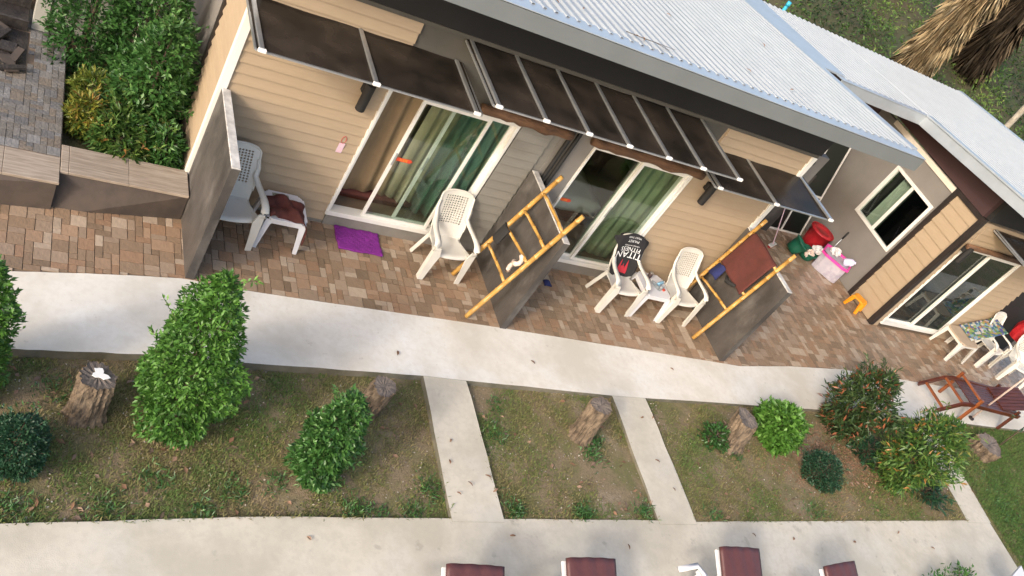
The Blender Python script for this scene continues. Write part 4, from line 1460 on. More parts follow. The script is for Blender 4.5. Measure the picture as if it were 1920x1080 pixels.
pk = thing('pale_cloth', 'pale pink knotted cloth hanging on the left bamboo ladder', 'cloth', (L1X + L1S, 7.0, .95))
mb = MB().tube([(L1X + L1S * 1.0 - .04 + .035 * math.sin(i * 1.1), 6.98 + .05 * math.cos(i * .9) + .01 * i, 1.06 - .026 * i) for i in range(12)], [.02 + .014 * abs(math.sin(i * 1.3)) for i in range(12)], 9)
mb.build('cloth', 'pinkwhite', pk, world=True, smooth=True)
nb = MB().grid(lambda u, v: (7.13 + .12 * u - .05 * u * v, 7.72 + .10 * v, .03 + .05 * math.sin(u * 3) * math.sin(v * 3)), 8, 8)
tag(nb.build('navy_cloth', 'navy', smooth=True, solid=.02), 'small navy cloth on the tiles behind the middle partition', 'cloth')


# ---- sun loungers on the lower path
def make_lounger(label, white_only=False):
    t = thing('sun_lounger', label, 'sun lounger', (0, 0, 0), 0, None)
    # head end at y=0, foot towards -y; raised back
    for s in (-1, 1):
        MB().sweep([(s * .31, -1.9, .30), (s * .31, -.55, .30), (s * .31, -.05, .30)], [(-.025, -.03), (.025, -.03), (.025, .03), (-.025, .03)]).build('side_rail', 'plastic_cool', t)
        MB().sweep(([(-.70, -.10, .40)] if s < 0 else []) + [(s * .42, -.055, .41), (s * .365, -.16, .41), (s * .36, -.50, .40), (s * .355, -.78, .31)], [(-.03, -.014), (.03, -.014), (.03, .014), (-.03, .014)]).build('arm', 'plastic_cool', t, smooth=True)
        for y in (-.12, -1.75):
            MB().sweep([(s * .31, y, .29), (s * .33, y, -.0)], [(-.03, -.035), (.03, -.035), (.03, .035), (-.03, .035)], up=(0, 1, 0)).build('leg', 'plastic_cool', t)
    MB().grid(lambda u, v: ((u - .5) * .60, -.72 + .74 * v, .33 + .30 * v), 6, 10).build('back_panel', 'plastic_cool', t, solid=.03)
    MB().box(-.29, .29, -1.9, -.72, .315, .345).build('bed_panel', 'plastic_cool', t)
    if not white_only:
        mb = MB().grid(lambda u, v: ((u - .5) * .57, -.74 + .765 * v, .375 + .31 * v + .02 * math.sin(math.pi * u) ** .5 + .004 * math.sin(u * 21 + v * 6)), 18, 14)
        cu_ = mb.build('cushion', 'cushion', t, smooth=True, solid=.045)
        MB().box(-.285, .285, -1.88, -.75, .36, .41, b=.015).build('cushion', 'cushion', t)
    return t


lo = make_lounger('white framed sun lounger with maroon cushion, leftmost on the lower path')
lo.location = (4.39, 3.24, -.04)
lo.rotation_euler = (0, 0, math.radians(-4))
for lab, x, y, rz in (('white framed sun lounger with maroon cushion, second from the left on the lower path', 5.70, 3.35, -2),
                      ('white framed sun lounger with maroon cushion, third from the left, showing most', 7.80, 3.45, -3),
                      ('white framed sun lounger with maroon cushion, rightmost of the cushioned ones', 9.34, 3.24, 6)):
    c = copy_tree(lo)
    c['label'] = lab
    c.location = (x, y - .06, -.04)
    c.rotation_euler = (0, 0, math.radians(rz))
bl = make_lounger('bare white plastic lounger at the bottom right corner', True)
bl.location = (13.05, 3.02, -.04)
bl.rotation_euler = (0, 0, math.radians(20))

# ---- cleaning corner between the bungalows
def bucket(name, label, m, loc, r0, r1, h, rz=0, handle=True, tilt=(0, 0)):
    t = thing(name, label, 'bucket', loc, rz)
    t.rotation_euler = (tilt[0], tilt[1], rz)
    b_ = MB().lathe([(r0, 0), (r0 + (r1 - r0) * .5, h * .5), (r1, h), (r1 + .012, h), (r1 + .012, h - .02)], 24).build('bucket_body', m, t, smooth=True, solid=.005)
    if handle:
        MB().tube([(r1 * math.cos(a), -.02 - .10 * math.sin(a), h - .01 + .10 * math.sin(a)) for a in [i * math.pi / 10 for i in range(11)]], .005, 6).build('handle', m, t, smooth=True)
    return t


bucket('green_bucket', 'green plastic bucket with its open mouth tipped towards the passage wall', 'greenbucket', (13.78, 10.02, .03), .12, .17, .27, .6, tilt=(.35, .25))
bucket('green_bucket', 'smaller green basin with white rags in front of the red bin', 'greenbucket', (14.15, 9.93, .004), .13, .18, .17, 1.0, False)
rbn = bucket('red_bin', 'large red plastic bin against the grey side wall', 'redplastic', (14.50, 10.28, .004), .19, .25, .46, 0, False)
MB().lathe([(.245, .44), (.25, .452), (.16, .470), (.15, .458), (.0, .462)], 24, cap_bot=False).build('lid', 'redplastic', rbn, smooth=True)
bx = thing('storage_box', 'translucent storage box with pink rim full of plastic bottles', 'box', (14.52, 9.62, .004), math.radians(-52))
bx.scale = (1.18, 1.18, 1.22)
MB().prism([(-.24, -.15), (-.16, -.19), (.16, -.19), (.24, -.15), (.24, .15), (.16, .19), (-.16, .19), (-.24, .15)], 0, .30).build('box_body', 'frosted', bx, bevel=.015)
mb = MB()
ring = [(-.25, -.16), (-.17, -.205), (.17, -.205), (.25, -.16), (.25, .16), (.17, .205), (-.17, .205), (-.25, .16)]
mb.sweep([(x, y, .31) for x, y in ring + ring[:2]], [(-.018, -.022), (.012, -.022), (.012, .018), (-.018, .018)])
mb.build('box_rim', 'pinkplastic', bx)
for i, (dx, dy, r, h, m_, lab) in enumerate(((.02, -.02, .075, .20, 'lilac', 'lilac jug lying on top of the storage box'), (.14, .04, .05, .16, 'clearplastic', 'clear plastic bottle in the storage box, nearest the jug'))):
    jg = thing('plastic_jug', lab, 'jug', (14.60 + dx, 9.54 + dy, .40), .4)
    jg.rotation_euler = (.9, .2, .5)
    MB().lathe([(r * .9, 0), (r, .02), (r, h * .75), (r * .7, h * .9), (r * .35, h), (r * .35, h * 1.1)], 16, cap_top=True).build('jug_body', m_, jg, smooth=True)
    if i == 0:
        MB().tube([(r + .0, 0, h * .25), (r + .04, 0, h * .35), (r + .04, 0, h * .65), (r, 0, h * .75)], .008, 6).build('jug_handle', m_, jg, smooth=True)


def crumple(name, label, m, c, s, seed, cat='bag'):
    r_ = random.Random(seed)
    ph = [r_.uniform(0, 6) for _ in range(6)]
    mb = MB()

    def f(u, v):
        a, b = u * 6.283, (v - .5) * 3.14
        k = 1 + .22 * math.sin(3 * a + ph[0]) * math.cos(b * 2) + .18 * math.sin(5 * a + 4 * b + ph[1]) + .12 * math.sin(9 * a - 7 * b + ph[2])
        return (c[0] + s[0] * k * math.cos(a) * math.cos(b), c[1] + s[1] * k * math.sin(a) * math.cos(b), c[2] + s[2] * k * math.sin(b))
    return tag(mb.grid(f, 26, 14).build(name, m, smooth=False), label, cat)


crumple('white_rag', 'crumpled white rag on the green basin before the red bin', 'bagplastic', (14.30, 9.88, .26), (.13, .10, .07), 3, 'rag')
crumple('plastic_bag', 'crumpled clear bag stuffed in the storage box', 'bagplastic', (14.52, 9.74, .43), (.11, .10, .07), 8, 'bag')
crumple('grey_rag', 'greyish rag hanging over the green basin edge', 'pinkwhite', (14.08, 9.84, .16), (.10, .06, .08), 5, 'rag')
br = thing('floor_brush', 'floor brush with white head and thin pole leaning on the passage wall', 'brush', (13.25, 10.0, .004), .5)
MB().box(-.14, .14, -.04, .04, .03, .06, b=.008).build('brush_head', 'plastic', br)
MB().box(-.13, .13, -.03, .03, .0, .029).build('bristles', 'redplastic', br)
MB().tube([(0, 0, .06), (.16, .30, .62), (.24, .44, 1.02)], .011, 8).build('brush_pole', 'pinkpaper', br, smooth=True)
mp_ = thing('squeegee', 'black squeegee with silver pole leaning on the grey side wall', 'squeegee', (14.70, 9.98, .004))
MB().tube([(0, 0, .0), (.10, .06, .70)], .010, 8).build('pole', 'alu', mp_, smooth=True)
MB().tube([(.08, .048, .56), (.105, .063, .735)], .017, 8).build('grip', 'black', mp_, smooth=True)
# framed black screen leaning back in the passage
sc_ = thing('screen_panel', 'tall black panel in a white aluminium frame leaning in the passage', 'panel', (14.2, 10.7, 0))


def scp(u, v):
    xa, xb = 13.44, 14.47
    yb_, yt = 10.60, 11.18
    return Vector((xa + (xb - xa) * u, yb_ + (yt - yb_) * v, .02 + 1.93 * v))


MB().add([scp(0, 0), scp(1, 0), scp(1, 1), scp(0, 1)], [(0, 1, 2, 3)]).build('screen', 'screenblack', sc_, world=True, solid=.01)
for a, b in (((0, 0), (0, 1)), ((1, 0), (1, 1)), ((0, 1), (1, 1)), ((0, .42), (1, .42)), ((0, 0), (1, 0)), ((.45, 0), (.45, 1))):
    MB().sweep([scp(*a), scp(*b)], [(-.016, -.02), (.016, -.02), (.016, .02), (-.016, .02)]).build('frame_bar', 'white', sc_, world=True)
# yellow stool
ys = thing('yellow_stool', 'small orange yellow plastic stool by the corner of the right bungalow', 'stool', (14.66, 8.72, .004), math.radians(25))
MB().box(-.12, .12, -.12, .12, .215, .245, b=.012).build('seat', 'yellowplastic', ys)
for sx in (-1, 1):
    for sy in (-1, 1):
        MB().sweep([(sx * .10, sy * .10, .216), (sx * .135, sy * .135, 0)], [(-.028, -.022), (.028, -.022), (.028, .022), (-.028, .022)], scales=[1.2, .8]).build('leg', 'yellowplastic', ys)

# ---- wooden lounger, pole, toys at the right
wlg = thing('wooden_lounger', 'red stained slatted wooden lounger standing on the upper path at the right', 'lounger', (16.05, 6.50, 0), math.radians(-4))
wlg.scale = (.88, .92, .95)
LX0, LX1, LW = -.95, 1.15, .32
for s in (-1, 1):
    MB().sweep([(-1.25, s * LW, .10), (-.80, s * LW, .40), (-.55, s * LW, .44), (1.15, s * LW, .40)], [(-.022, -.04), (.022, -.04), (.022, .04), (-.022, .04)]).build('side_rail', 'redwood', wlg)
    MB().sweep([(-.42, s * (LW + .02), .0), (-.42, s * (LW + .02), .62)], [(-.03, -.022), (.03, -.022), (.03, .022), (-.03, .022)]).build('leg', 'orangewood', wlg)
    MB().sweep([(.95, s * (LW + .02), .0), (.95, s * (LW + .02), .55)], [(-.03, -.022), (.03, -.022), (.03, .022), (-.03, .022)]).build('leg', 'redwood', wlg)
for x, z in ((-1.12, .19), (-.78, .42), (-.42, .58)):
    MB().box(x - .028, x + .028, -LW + .023, LW - .023, z - .018, z + .018).build('crossbar', 'orangewood', wlg)
for i in range(9):
    y = -LW + .07 + i * (2 * LW - .14) / 8
    MB().box(-.52, 1.12, y - .027, y + .027, .425, .445).build('slat', 'redwood', wlg, bevel=.003)
for i in range(7):
    y = -LW + .07 + i * (2 * LW - .14) / 6
    MB().sweep([(.55, y, .46), (1.42, y, .62)], [(-.035, -.010), (.035, -.010), (.035, .010), (-.035, .010)]).build('back_slat', 'redwood', wlg)
pp = thing('parasol_pole', 'thin upright pale pole beside the wooden lounger at the right edge', 'pole', (16.16, 6.29, 0))
MB().tube([(0, 0, 0), (0, 0, 2.4)], .018, 10).build('pole', 'pinkpole', pp, smooth=True)
MB().lathe([(.05, 0), (.05, .03), (.02, .05)], 12, cap_top=True).build('base', 'darktrim', pp)
for nm, lab, m_, c, r in (('pink_ball', 'small magenta ball on the upper path behind the pole', 'magenta', (17.6, 6.62, .07), .075), ('orange_fruit', 'small bright orange fruit lying on the grass at the far right', 'orangeball', (15.92, 5.45, 0.0), .075)):
    mb = MB().lathe([(r * math.sin(math.pi * i / 10) + 1e-4, -r * math.cos(math.pi * i / 10)) for i in range(11)], 16, c, jitter=(lambda a, z: 1 + .12 * math.cos(2 * a)) if r < .08 else None)
    tag(mb.build(nm, m_, smooth=True), lab, 'ball' if 'ball' in nm else 'fruit')

# ---- stumps
def stump(label, x, y, h, r, lean=(0, 0), seed=0, paint=False):
    r_ = random.Random(seed)
    z0 = lawn_z(x, y)
    t = thing('tree_stump', label, 'tree stump', (x, y, z0 - .03), r_.uniform(0, 6))
    ph = [r_.uniform(0, 6.28) for _ in range(4)]
    n, m_ = 60, 26
    vs = []
    for j in range(m_ + 1):
        v = j / m_
        flare = 1 + .28 * max(0, 1 - v * 3.0) ** 2
        for i in range(n):
            a = 6.283 * i / n
            rr = r * flare * (1 + .07 * math.sin(3 * a + ph[0]) + .05 * math.sin(7 * a + ph[1] + v) + .09 * abs(math.sin(8 * a + ph[2] + v * 1.5)) + .045 * math.sin(19 * a + v * 4) + (.10 * math.sin(5 * a + ph[3]) * max(0, 1 - v * 3)) + .028 * math.sin(31 * a + 17 * v + 3 * math.sin(9 * v + ph[1])) + .03 * math.sin(13 * v + 4 * math.sin(5 * a)) + r_.uniform(-.018, .018))
            vs.append((rr * math.cos(a) + lean[0] * v, rr * math.sin(a) + lean[1] * v, h * v + (.02 * math.sin(a + ph[0]) * v)))
    fs = [(j * n + i, j * n + (i + 1) % n, (j + 1) * n + (i + 1) % n, (j + 1) * n + i) for j in range(m_) for i in range(n)]
    MB().add(vs, fs).build('bark', 'stumpbark', t, smooth=False)
    top = [(p[0] * .995 + lean[0] * .005, p[1] * .995 + lean[1] * .005, p[2] - .004) for p in vs[-n:]]
    mid = [(lean[0] + (p[0] - lean[0]) * .5, lean[1] + (p[1] - lean[1]) * .5, h - .006 + .006 * math.sin(i * 1.3)) for i, p in enumerate(top)]
    MB().add(top + mid + [(lean[0], lean[1], h - .012)], [(i, (i + 1) % n, n + (i + 1) % n, n + i) for i in range(n)] + [(n + i, n + (i + 1) % n, 2 * n) for i in range(n)]).build('cut_face', 'stumptop', t)
    if paint:
        q = []
        for i in range(18):
            a = 6.283 * i / 18
            rr = r * (.28 + .3 * abs(math.sin(a * 1.5 + .4)) + .10 * math.sin(5 * a))
            q.append((lean[0] + .7 * rr * math.cos(a) + .02, lean[1] + 1.05 * rr * math.sin(a), h + .010))
        MB().add(q, [tuple(range(18))]).build('paint_splash', 'whitepaint', t, solid=.006)
    return t


stump('thick sawn tree stump with white paint splashed on top', 1.34, 5.15, .50, .14, (.05, .03), 1, True)
stump('short grey tree stump behind the small cone shrub', 4.06, 5.42, .46, .115, (.03, .02), 2)
stump('rugged narrow tree stump in the middle lawn between two short paths', 6.83, 5.28, .60, .125, (.04, .04), 3)
stump('leaning pale brown tree stump beside the bright round shrub', 9.42, 5.32, .52, .155, (.08, .06), 4)
stump('low broad tree stump on the far right lawn', 15.75, 5.62, .30, .22, (.05, .03), 5)
PART4_MARK = True
# ================================================================ PLANTS
CONE = [(0, .45), (.06, .80), (.18, 1.0), (.40, .95), (.62, .80), (.80, .62), (.92, .42), (1, .10)]
TAPER = [(0, .45), (.06, .82), (.18, 1.0), (.40, .92), (.62, .72), (.80, .52), (.92, .32), (1, .08)]
DOME = [(0, .55), (.12, .86), (.35, 1.0), (.6, .93), (.8, .70), (.93, .40), (1, .08)]
VASE = [(0, .25), (.12, .55), (.3, .88), (.5, 1.0), (.7, .92), (.86, .66), (1, .15)]
shrub('cone_shrub', 'tall bright green cone shrub on the lawn, largest of the shrubs', (2.10, 5.16, -.1), 1.88, .40, TAPER, 'leaf_bright', 11500, (.058, .024), (.05, .98), (-.08, .05), 1, bump=.17, spread=.75)
shrub('cone_shrub', 'tall green shrub cut off by the left picture edge', (.40, 5.28, -.1), 1.55, .25, CONE, 'leaf_bright', 6500, (.058, .024), (.05, .9), (0, .03), 2, bump=.17, spread=.75)
shrub('cone_shrub', 'small mid green cone shrub in front of the grey stump', (3.34, 4.62, -.1), 1.22, .245, CONE, 'leaf_mid', 5600, (.062, .027), (.05, .98), (-.02, 0), 3, bump=.16, spread=.7)
shrub('round_shrub', 'clipped dark round shrub at the left edge of the lawn', (.80, 4.62, -.12), .56, .235, DOME, 'leaf_dark', 5200, (.035, .018), (.05, .95), (0, 0), 4, bump=.085)
shrub('round_shrub', 'bright yellow green round shrub beside the leaning stump', (10.28, 5.50, -.07), .62, .31, DOME, 'leaf_bright', 2600, (.10, .046), (.30, 1.0), (0, 0), 5, bump=.08)
shrub('round_shrub', 'small clipped dark round shrub in the red soil at the right', (10.82, 4.86, -.07), .46, .29, DOME, 'leaf_dark', 4200, (.034, .018), (.05, .95), (0, 0), 6, bump=.085)
shrub('red_tip_shrub', 'dark shrub with reddish young leaves against the upper path', (11.90, 5.75, -.07), 1.25, .41, VASE, 'leaf_red', 4200, (.12, .030), (.0, .72), (.12, .1), 7, bump=.30, tip=.8, spread=.8)
shrub('gold_tip_shrub', 'green shrub with golden orange tips, nearest the short right path', (12.42, 4.85, -.07), 1.38, .42, VASE, 'leaf_gold', 4200, (.12, .030), (.0, .80), (.25, .12), 8, bump=.28, tip=.5, spread=.8)
shrub('leafy_herb', 'small dark leafy herb left of the leaning stump', (9.05, 5.35, -.07), .26, .17, DOME, 'leaf_mid', 420, (.06, .03), (.0, .5), (0, 0), 9, bump=.25, cat='herb')
shrub('low_plant', 'low dark green plant under the golden tipped shrub', (13.30, 4.70, -.07), .22, .26, DOME, 'leaf_dark', 320, (.13, .034), (.0, .8), (0, 0), 10, bump=.3, cat='plant')
shrub('low_plant', 'small dark plant growing between the red and golden tipped shrubs', (12.25, 5.35, -.07), .30, .22, DOME, 'leaf_dark', 300, (.12, .03), (.0, .8), (0, 0), 11, bump=.3, cat='plant')
shrub('low_plant', 'little green plant at the bottom edge left of the white lounger', (11.95, 3.08, -.04), .30, .20, DOME, 'leaf_mid', 260, (.07, .03), (.0, .8), (0, 0), 12, bump=.3, cat='plant')
shrub('low_plant', 'little green plant at the bottom edge touching the white lounger', (12.65, 3.15, -.04), .26, .22, DOME, 'leaf_mid', 260, (.07, .03), (.0, .8), (0, 0), 13, bump=.3, cat='plant')

# planting bed beside the bungalow
shrub('bed_shrub', 'tall dark shrub in the bed nearest the grey fence post', (1.12, 9.92, .12), 1.55, .42, CONE, 'leaf_mid', 4600, (.07, .030), (.0, .55), (.05, 0), 21, bump=.16)
shrub('bed_shrub', 'tall shrub in the bed in front of the fence slats by the house wall', (1.72, 9.75, .12), 1.80, .44, CONE, 'leaf_mid', 4800, (.075, .032), (.1, .9), (.05, 0), 22, bump=.16)
shrub('bed_shrub', 'broad glossy shrub in the bed closest to the beige side wall', (1.80, 9.05, .12), 1.45, .42, CONE, 'leaf_mid', 4200, (.085, .036), (.1, 1.0), (.03, 0), 23, bump=.18)
shrub('border_plant', 'low green border plants along the planter wall', (1.58, 8.56, .12), .46, .40, DOME, 'leaf_gold', 2600, (.10, .026), (.05, .75), (0, 0), 24, bump=.12, tip=.25, cat='plant')
shrub('border_plant', 'yellow and orange leaved border plant beside the slate landing', (1.20, 8.72, .12), .44, .20, DOME, 'leaf_yellow', 1500, (.10, .024), (.1, .95), (0, 0), 25, bump=.16, cat='plant')
shrub('border_plant', 'yellowish border plant between the slate landing and the tall dark shrub', (1.24, 9.15, .12), .46, .20, DOME, 'leaf_yellow', 1300, (.10, .024), (.0, .65), (0, 0), 26, bump=.16, cat='plant')
shrub('border_plant', 'small green border plant in the corner of the planter wall and house', (1.98, 8.42, .12), .46, .20, DOME, 'leaf_mid', 1100, (.09, .028), (.1, .9), (0, 0), 27, bump=.16, cat='plant')
shrub('border_plant', 'green border plant in the middle of the bed among taller shrubs', (1.60, 8.90, .12), .58, .34, DOME, 'leaf_gold', 1700, (.10, .026), (.05, .7), (0, 0), 28, bump=.14, tip=.15, cat='plant')

# twig with dark leaves at the right edge
tg = thing('young_tree', 'thin bare young tree with few dark leaves at the right edge', 'tree', (16.55, 5.75, -.07))
MB().tube([(0, 0, 0), (.12, .05, .5), (.20, .06, 1.0), (.22, .02, 1.35)], [.014, .011, .008, .004], 7).build('trunk', 'stem', tg, smooth=True)
P, N = [], []
for i in range(46):
    z = random.uniform(.45, 1.35)
    a = random.uniform(0, 6.28)
    rr = random.uniform(.05, .32)
    P.append((.2 + rr * math.cos(a), .04 + rr * math.sin(a), z))
    N.append((math.cos(a), math.sin(a), -.3))
V = leaves_from(np.array(P), np.array(N), .10, .03, spread=.3)
lf = bpy.data.objects.new('crown', quads_mesh('crown', V, rng.random(len(P)) * .6, 'leaf_dark'))
COL.objects.link(lf)
lf.parent = tg
tw_ = MB()
for p in P[::2]:
    tw_.tube([(.18, .04, p[2] - .12), p], [.004, .002], 4)
tw_.build('twigs', 'stem', tg)

# ---- grass, litter and pebbles on the lawn
def in_lawn(x, y):
    yk = np.interp(x, [p[0] for p in KERB], [p[1] for p in KERB])
    yl = np.interp(x, [p[0] for p in LOWER] + [14.6, 30], [p[1] for p in LOWER] + [-3, -3])
    ok = (y < yk - .01) & (y > yl + .005)
    t = (y - 4.1) / 1.85
    for (a0, a1, b0, b1) in ((4.73, 4.82, 5.36, 5.38), (7.52, 7.57, 8.12, 8.15), (13.96, 14.18, 14.60, 14.74)):
        ok &= ~((x > a0 + (a1 - a0) * t - .0) & (x < b0 + (b1 - b0) * t + .0) & (y > 3.9))
    return ok


def vnoise(x, y, s, ph):
    return (np.sin(x * s + ph) * np.cos(y * s * 1.13 - ph) + .6 * np.sin(x * s * 2.3 - y * s * 1.9 + ph * 2) + .4 * np.sin(x * s * 4.7 + y * s * 4.1 - ph))


def lawn_pts(n, xr=(-.5, 19), yr=(3.0, 6.3)):
    # sample denser near the camera side
    x = xr[0] + (xr[1] - xr[0]) * rng.random(n) ** 1.35
    y = rng.uniform(yr[0], yr[1], n)
    k = in_lawn(x + rng.normal(0, .016, n), y + rng.normal(0, .016, n))
    return x[k], y[k]


def zl(x, y):
    z = np.array([lawn_z(a, b) for a, b in zip(x, y)])
    return np.where(in_lawn(x, y), z, np.where(y > 5.6, -.2, np.maximum(z, -.034)))          # blades spilling over the path edges


x, y = lawn_pts(520000)
dens = .50 + .32 * vnoise(x, y, 1.9, .7) + .26 * vnoise(x, y, 6.1, 2.1)
bare = np.exp(-(((x - 7.2) / .55) ** 2 + ((y - 4.75) / .35) ** 2)) + np.exp(-(((x - 11.4) / 1.0) ** 2 + ((y - 5.2) / .45) ** 2)) * 1.2
edge = np.minimum(np.abs(y - np.interp(x, [p[0] for p in LOWER], [p[1] for p in LOWER])), 1)
dens = dens - .9 * bare + .25 * np.exp(-(edge / .12) ** 2) + .7 * (x > 14.7)
k = rng.random(len(x)) < dens
x, y, dn = x[k], y[k], dens[k]
z = zl(x, y)
n = len(x)
a = rng.uniform(0, 6.283, n)
L = rng.uniform(.020, .062, n) * (1 + .5 * (x > 14.7))
D = np.stack([np.cos(a) * .9, np.sin(a) * .9, rng.uniform(.25, 1.1, n)], 1)
D /= np.linalg.norm(D, axis=1)[:, None]
S = np.stack([-np.sin(a), np.cos(a), np.zeros(n)], 1)
P = np.stack([x, y, z - .004], 1)
w = .0050
V = np.stack([P - S * w, P + D * L[:, None] * .55 + S * w * .9, P + D * L[:, None], P + D * L[:, None] * .45 - S * w * .9], 1)
greenness = .44 + .30 * vnoise(x, y, 2.3, 4.4) + .25 * (dn - .4) + .5 * (x > 14.7)
tone = np.clip(greenness + rng.normal(0, .22, n), 0, 1)
go = bpy.data.objects.new('lawn_grass', quads_mesh('lawn_grass', V, tone, 'grass'))
COL.objects.link(go)
tag(go, 'short sparse dry and green grass on the lawn', 'grass', kind='stuff')

# green weed tufts
wx, wy_ = [], []
WEEDS = [(3.75, 4.22, .20, .55), (3.95, 4.16, .16, .45), (4.35, 4.22, .16, .3), (5.55, 4.24, .16, .6), (6.45, 4.18, .18, .8), (7.35, 4.25, .18, .5), (6.9, 5.0, .16, .5), (7.05, 5.2, .1, .3), (.9, 4.9, .25, .5), (1.9, 4.5, .18, .3), (2.6, 4.42, .15, .3),
         (1.1, 5.4, .2, .35), (3.0, 4.5, .15, .3), (8.5, 4.2, .2, .4), (9.4, 5.15, .15, .3), (1.5, 4.2, .2, .35), (.8, 4.2, .2, .4), (2.3, 4.2, .18, .3), (4.6, 4.5, .16, .4), (5.7, 5.6, .12, .2), (5.6, 5.2, .14, .25), (10.4, 4.3, .25, .4), (15.2, 4.4, .4, 1.0), (15.6, 5.0, .5, 1.0), (15.3, 3.6, .4, 1.0)]
Ps, Ns = [], []
for (cx, cy, rr, dd) in WEEDS:
    m_ = int(380 * dd)
    q = rng.normal(0, rr * .5, (m_, 2))
    px, py = cx + q[:, 0], cy + q[:, 1]
    kk = in_lawn(px, py)
    px, py = px[kk], py[kk]
    Ps.append(np.stack([px, py, zl(px, py) + rng.uniform(0, .03, len(px))], 1))
    aa = rng.uniform(0, 6.283, len(px))
    Ns.append(np.stack([np.cos(aa), np.sin(aa), np.full(len(px), .8)], 1))
P, N = np.concatenate(Ps), np.concatenate(Ns)
V = leaves_from(P, N, .065, .012, spread=.3)
wo = bpy.data.objects.new('weed_tufts', quads_mesh('weed_tufts', V, rng.uniform(0, .8, len(P)), 'leaf_mid'))
COL.objects.link(wo)
tag(wo, 'green weed tufts scattered over the lawn', 'weeds', kind='stuff')

# dry leaf litter on the lawn
x, y = lawn_pts(2200)
k = rng.random(len(x)) < np.clip(.25 + .3 * vnoise(x, y, 1.1, 3) + 1.2 * np.exp(-(((x - 11.5) / 1.2) ** 2 + ((y - 5.2) / .5) ** 2)), .1, 1)
x, y = x[k], y[k]
P = np.stack([x, y, zl(x, y) + .018], 1)
a = rng.uniform(0, 6.283, len(x))
N = np.stack([np.cos(a), np.sin(a), rng.normal(.05, .15, len(x))], 1)
V = leaves_from(P, N, .075, .036, spread=.05, droop=.1)
lo_ = bpy.data.objects.new('leaf_litter', quads_mesh('leaf_litter', V, rng.random(len(x)), 'deadleaf'))
COL.objects.link(lo_)
tag(lo_, 'dry brown leaf litter lying on the lawn', 'leaf litter', kind='stuff')
x, y = lawn_pts(5200)
P = np.stack([x, y, zl(x, y) + .006], 1)
N = rng.normal(0, 1, (len(x), 3))
N[:, 2] = np.abs(N[:, 2]) * .2
V = leaves_from(P, N, .022, .016, spread=.2, droop=0)
po = bpy.data.objects.new('lawn_pebbles', quads_mesh('lawn_pebbles', V, rng.random(len(x)), 'pebble'))
COL.objects.link(po)
tag(po, 'small pebbles and crumbs of earth on the bare lawn patches', 'pebbles', kind='stuff')

# red bark mulch round the right-hand shrubs
x = rng.normal(11.9, 1.0, 5000)
y = rng.normal(5.2, .35, 5000)
k = in_lawn(x, y)
x, y = x[k], y[k]
P = np.stack([x, y, zl(x, y) + .006], 1)
a = rng.uniform(0, 6.283, len(x))
N = np.stack([np.cos(a), np.sin(a), rng.normal(0, .25, len(x))], 1)
V = leaves_from(P, N, .05, .014, spread=.1, droop=0)
mo = bpy.data.objects.new('bark_mulch', quads_mesh('bark_mulch', V, rng.random(len(x)) * .55, 'deadleaf'))
COL.objects.link(mo)
tag(mo, 'reddish brown bark mulch under the shrubs at the right', 'mulch', kind='stuff')

# single fallen leaves on the concrete
def fallen(x, y, z, L, W_, a, tone_):
    n = 6
    vs = []
    for i in range(n + 1):
        t = i / n
        w_ = W_ * math.sin(math.pi * min(t * .92 + .06, 1)) ** .8
        zz = .004 + .012 * math.sin(t * 2.6)
        vs += [(t * L - L / 2, -w_, zz + .006), (t * L - L / 2, 0, zz), (t * L - L / 2, w_, zz + .005)]
    fs = []
    for i in range(n):
        for j in range(2):
            p = i * 3 + j
            fs.append((p, p + 1, p + 4, p + 3))
    o = MB().add(vs, fs).build('fallen_leaf', 'deadleaf', solid=.001)
    at = o.data.attributes.new('tone', 'FLOAT', 'FACE')
    at.data.foreach_set('value', [tone_] * len(o.data.polygons))
    o.location = (x, y, z)
    o.rotation_euler = (0, 0, a)
    return o


FL = [(4.55, 6.18, 0, .0), (4.95, 5.05, -.02, .5), (4.87, 4.78, -.02, .1), (5.05, 4.52, -.02, .9), (5.30, 4.62, -.02, .2), (4.88, 4.40, -.02, .3), (5.34, 4.45, -.02, .6), (7.93, 5.60, -.01, .2), (8.12, 5.62, -.01, .5), (7.88, 4.95, -.02, .0),
      (7.95, 4.55, -.02, .9), (5.40, 3.93, -.037, .2), (3.2, 3.9, -.037, .6), (8.5, 3.75, -.037, .5), (9.0, 3.95, -.037, .9), (9.7, 3.9, -.037, .4), (10.9, 3.85, -.037, .1), (12.0, 4.0, -.037, .5), (12.6, 3.75, -.037, .3), (6.9, 3.8, -.037, .0), (6.45, 6.3, 0, .9), (8.9, 6.5, 0, .2)]
for i, (x_, y_, z_, t_) in enumerate(FL):
    o = fallen(x_, y_, z_ + .002, random.uniform(.05, .085), random.uniform(.010, .017), random.uniform(0, 6.28), t_)
    where = 'upper concrete path below the patio' if y_ > 5.9 else ('lower concrete path with the sun loungers' if y_ < 4.1 else ('short path nearest the tall cone shrub' if x_ < 6 else 'short path between two tree stumps'))
    tag(o, ('dark' if t_ > .8 else 'pale tan' if t_ > .4 else 'reddish') + ' dry leaf fallen on the ' + where, 'leaf', 'fallen leaves on the concrete paths')
